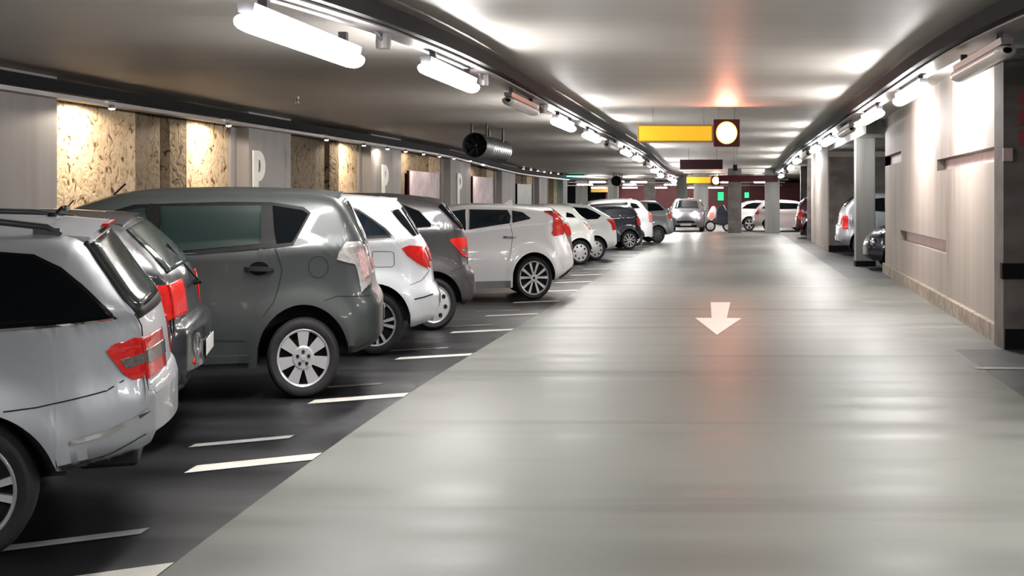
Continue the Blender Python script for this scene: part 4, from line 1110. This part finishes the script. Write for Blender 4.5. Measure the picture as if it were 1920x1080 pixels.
# ---- the car coming up the lane with its headlights on
ft = [(-.75, .50), (-.74, .80), (-.68, 1.02), (-.55, 1.25), (-.38, 1.48), (-.2, 1.54), (.4, 1.57), (1.1, 1.55), (1.5, 1.46), (2.0, 1.22)]+[(2.35, 1.05), (2.5, .99), (2.95, .90), (3.2, .80), (3.32, .66), (3.36, .50)]
t, sh = far_car('people_carrier', 'silver people carrier driving up the lane with both headlights lit', p_slv, (-2.05, 66.6), ft, 2.55, W=.84, rot=-pi/2, wr=.31, arch=(.36, .37),
        win=[[(1.7, 1.22), (1.3, 1.42), (.1, 1.46), (-.2, 1.15)]], rwin=(-.62, -.42), screen=(1.5, 2.25), head=M_head, headz=.84, hr=.15, style='five', R=.21)
mb = MB(); mb.box((sh.xn-.03, -.42, .42), (sh.xn+.055, .42, .55)); mb.build('grille', M_plastic, t, bevel=.02)
mb = MB(); mb.box((sh.xn+.0, -.26, .30), (sh.xn+.06, .26, .40)); mb.build('front_plate', M_plate, t, bevel=.005)
# ---- cars on the right
suv = [(-.64, .55), (-.63, .82), (-.57, .88), (-.54, 1.10), (-.49, 1.29), (-.36, 1.45), (-.18, 1.60), (.0, 1.67), (.4, 1.70), (1.3, 1.68), (1.8, 1.55)]+nose(2.3, 1.12)
far_car('estate_car', 'silver grey estate showing its tail beside the grey column on the right', paint('blue_silver_paint', (.30, .32, .34), .4, .32), (3.66, 37.2), suv, 2.3, rot=0, wr=.33, arch=(.37, .42),
        win=[[(.6, 1.60), (.1, 1.55), (-.12, 1.42), (-.15, 1.28), (.6, 1.22)]], lamp=[(-.40, 1.10), (-.52, 1.12), (-.55, .95), (-.565, .76), (-.42, .74)], wrap=(-.568, -.53), rwin=(-.46, -.2))
far_car('hatchback_car', 'black car poking its front out past the end of the right wall', p_navy, (5.75, 29.85), [(-.7, .55), (-.66, .8), (-.55, 1.0), (-.35, 1.25), (-.1, 1.4), (.4, 1.45), (1.1, 1.42), (1.5, 1.3)]+nose(1.95, 1.03), 2.1, rot=pi,
        head=M_chrome, headz=.62, win=[[(1.3, 1.3), (.3, 1.38), (.0, 1.1), (1.4, 1.08)]], screen=(1.3, 1.85))
far_car('estate_car', 'dark red car with its tail out near the far right wall end', p_wred, (3.35, 54.6), suv, 2.3, rot=0, wr=.33, arch=(.37, .42), lamp=[(-.40, 1.10), (-.52, 1.12), (-.55, .95), (-.565, .76), (-.42, .74)], rwin=(-.46, -.2))
# ---- cars across the far end
hb = [(-.80, .55), (-.79, .72), (-.74, .86), (-.66, 1.0), (-.50, 1.18), (-.28, 1.36), (-.05, 1.43), (.5, 1.46), (1.2, 1.42), (1.6, 1.3)]+nose(2.1, 1.02)
far_car('hatchback_car', 'white hatchback parked across the far end beside the dark column', p_wh, (.99, 66.2), hb, 2.4, rot=0, wr=.33, arch=(.38, .40), win=[[(.9, 1.38), (.2, 1.38), (-.12, 1.3), (-.38, 1.10), (.9, 1.06)]], lamp=[(-.55, .98), (-.66, .95), (-.73, .82), (-.50, .84)], style='five', R=.24, lampmat=M_redpale)
far_car('estate_car', 'pale silver estate parked across the far end behind the grey column', paint('red_lit_silver_paint', (.55, .46, .46), .1, .32), (1.92, 64.0), [(x+.02, z*1.02) for x, z in hb], 2.5, rot=0, wr=.32, arch=(.37, .39), win=[[(.0, 1.34), (-.12, 1.32), (-.38, 1.12), (.0, 1.08)], [(2.0, 1.12), (1.5, 1.34), (.3, 1.40), (.3, 1.08)]], lamp=[(-.52, 1.0), (-.64, .97), (-.71, .84), (-.50, .84)], style='five', R=.22)  # silver car with the red light on it mixed into the paint
# ---- scooter under the green sign
t = thing('motor_scooter', 'dark blue scooter with red and white fairing by the dark far column', 'scooter', (-.48, 64.2, 0))
wt = []
for x in (-.42, .42):
    mb = MB(); mb.lathe([(.18, -.05), (.25, -.04), (.26, 0), (.25, .04), (.18, .05), (.18, -.05)], 'y', (x, 0, .26), 24); o = mb.build('tyre', M_rubber, t, smooth=40)
    mb = MB(); mb.lathe([(.18, -.03), (.001, -.035)], 'y', (x, 0, .26), 16); mb.build('rim', M_rim, o)
mb = MB(); mb.prism([(-.62, .62), (-.50, .95), (-.34, 1.22), (-.22, 1.25), (-.10, 1.05), (-.16, .72), (-.34, .50)], 1, -.22, .22); mb.build('fairing', plain('scooter_white', (.62, .50, .48), .3, coat=.6), t, bevel=.05)
mb = MB(); mb.prism([(-.52, .72), (-.42, .90), (-.26, .95), (-.22, .75), (-.36, .60)], 1, -.24, .24); mb.build('red_panel', M_redpale, t, bevel=.03)
mb = MB(); mb.prism([(-.22, .35), (-.16, .85), (-.05, 1.2), (.20, 1.32), (.34, 1.05), (.62, .85), (.66, .45), (.2, .28)], 1, -.2, .2); mb.build('body_cover', p_navy, t, bevel=.06)

# ================================================================== world, camera, view
w = bpy.data.worlds.new('dark_garage'); SC.world = w; w.use_nodes = True
w.node_tree.nodes['Background'].inputs[0].default_value = (.9, .92, 1, 1); w.node_tree.nodes['Background'].inputs[1].default_value = .10
cam = bpy.data.cameras.new('camera'); co = bpy.data.objects.new('camera', cam); COL.objects.link(co)
cam.sensor_width = 36; cam.lens = F/1920*36; cam.shift_x = -(X0-960)/1920; cam.shift_y = -(540-Y0)/1920
cam.clip_end = 400; cam.clip_start = .05
co.location = (0, 0, H); co.rotation_euler = (pi/2, 0, 0)
SC.camera = co
SC.view_settings.view_transform = 'Standard'; SC.view_settings.look = 'None'; SC.view_settings.gamma = 1; SC.view_settings.exposure = .42
SC.view_settings.use_curve_mapping = False
SC.cycles.use_denoising = True
SC.cycles.max_bounces = 8; SC.cycles.diffuse_bounces = 4; SC.cycles.glossy_bounces = 4
SC.cycles.sample_clamp_indirect = 6; SC.cycles.caustics_reflective = False; SC.cycles.caustics_refractive = False
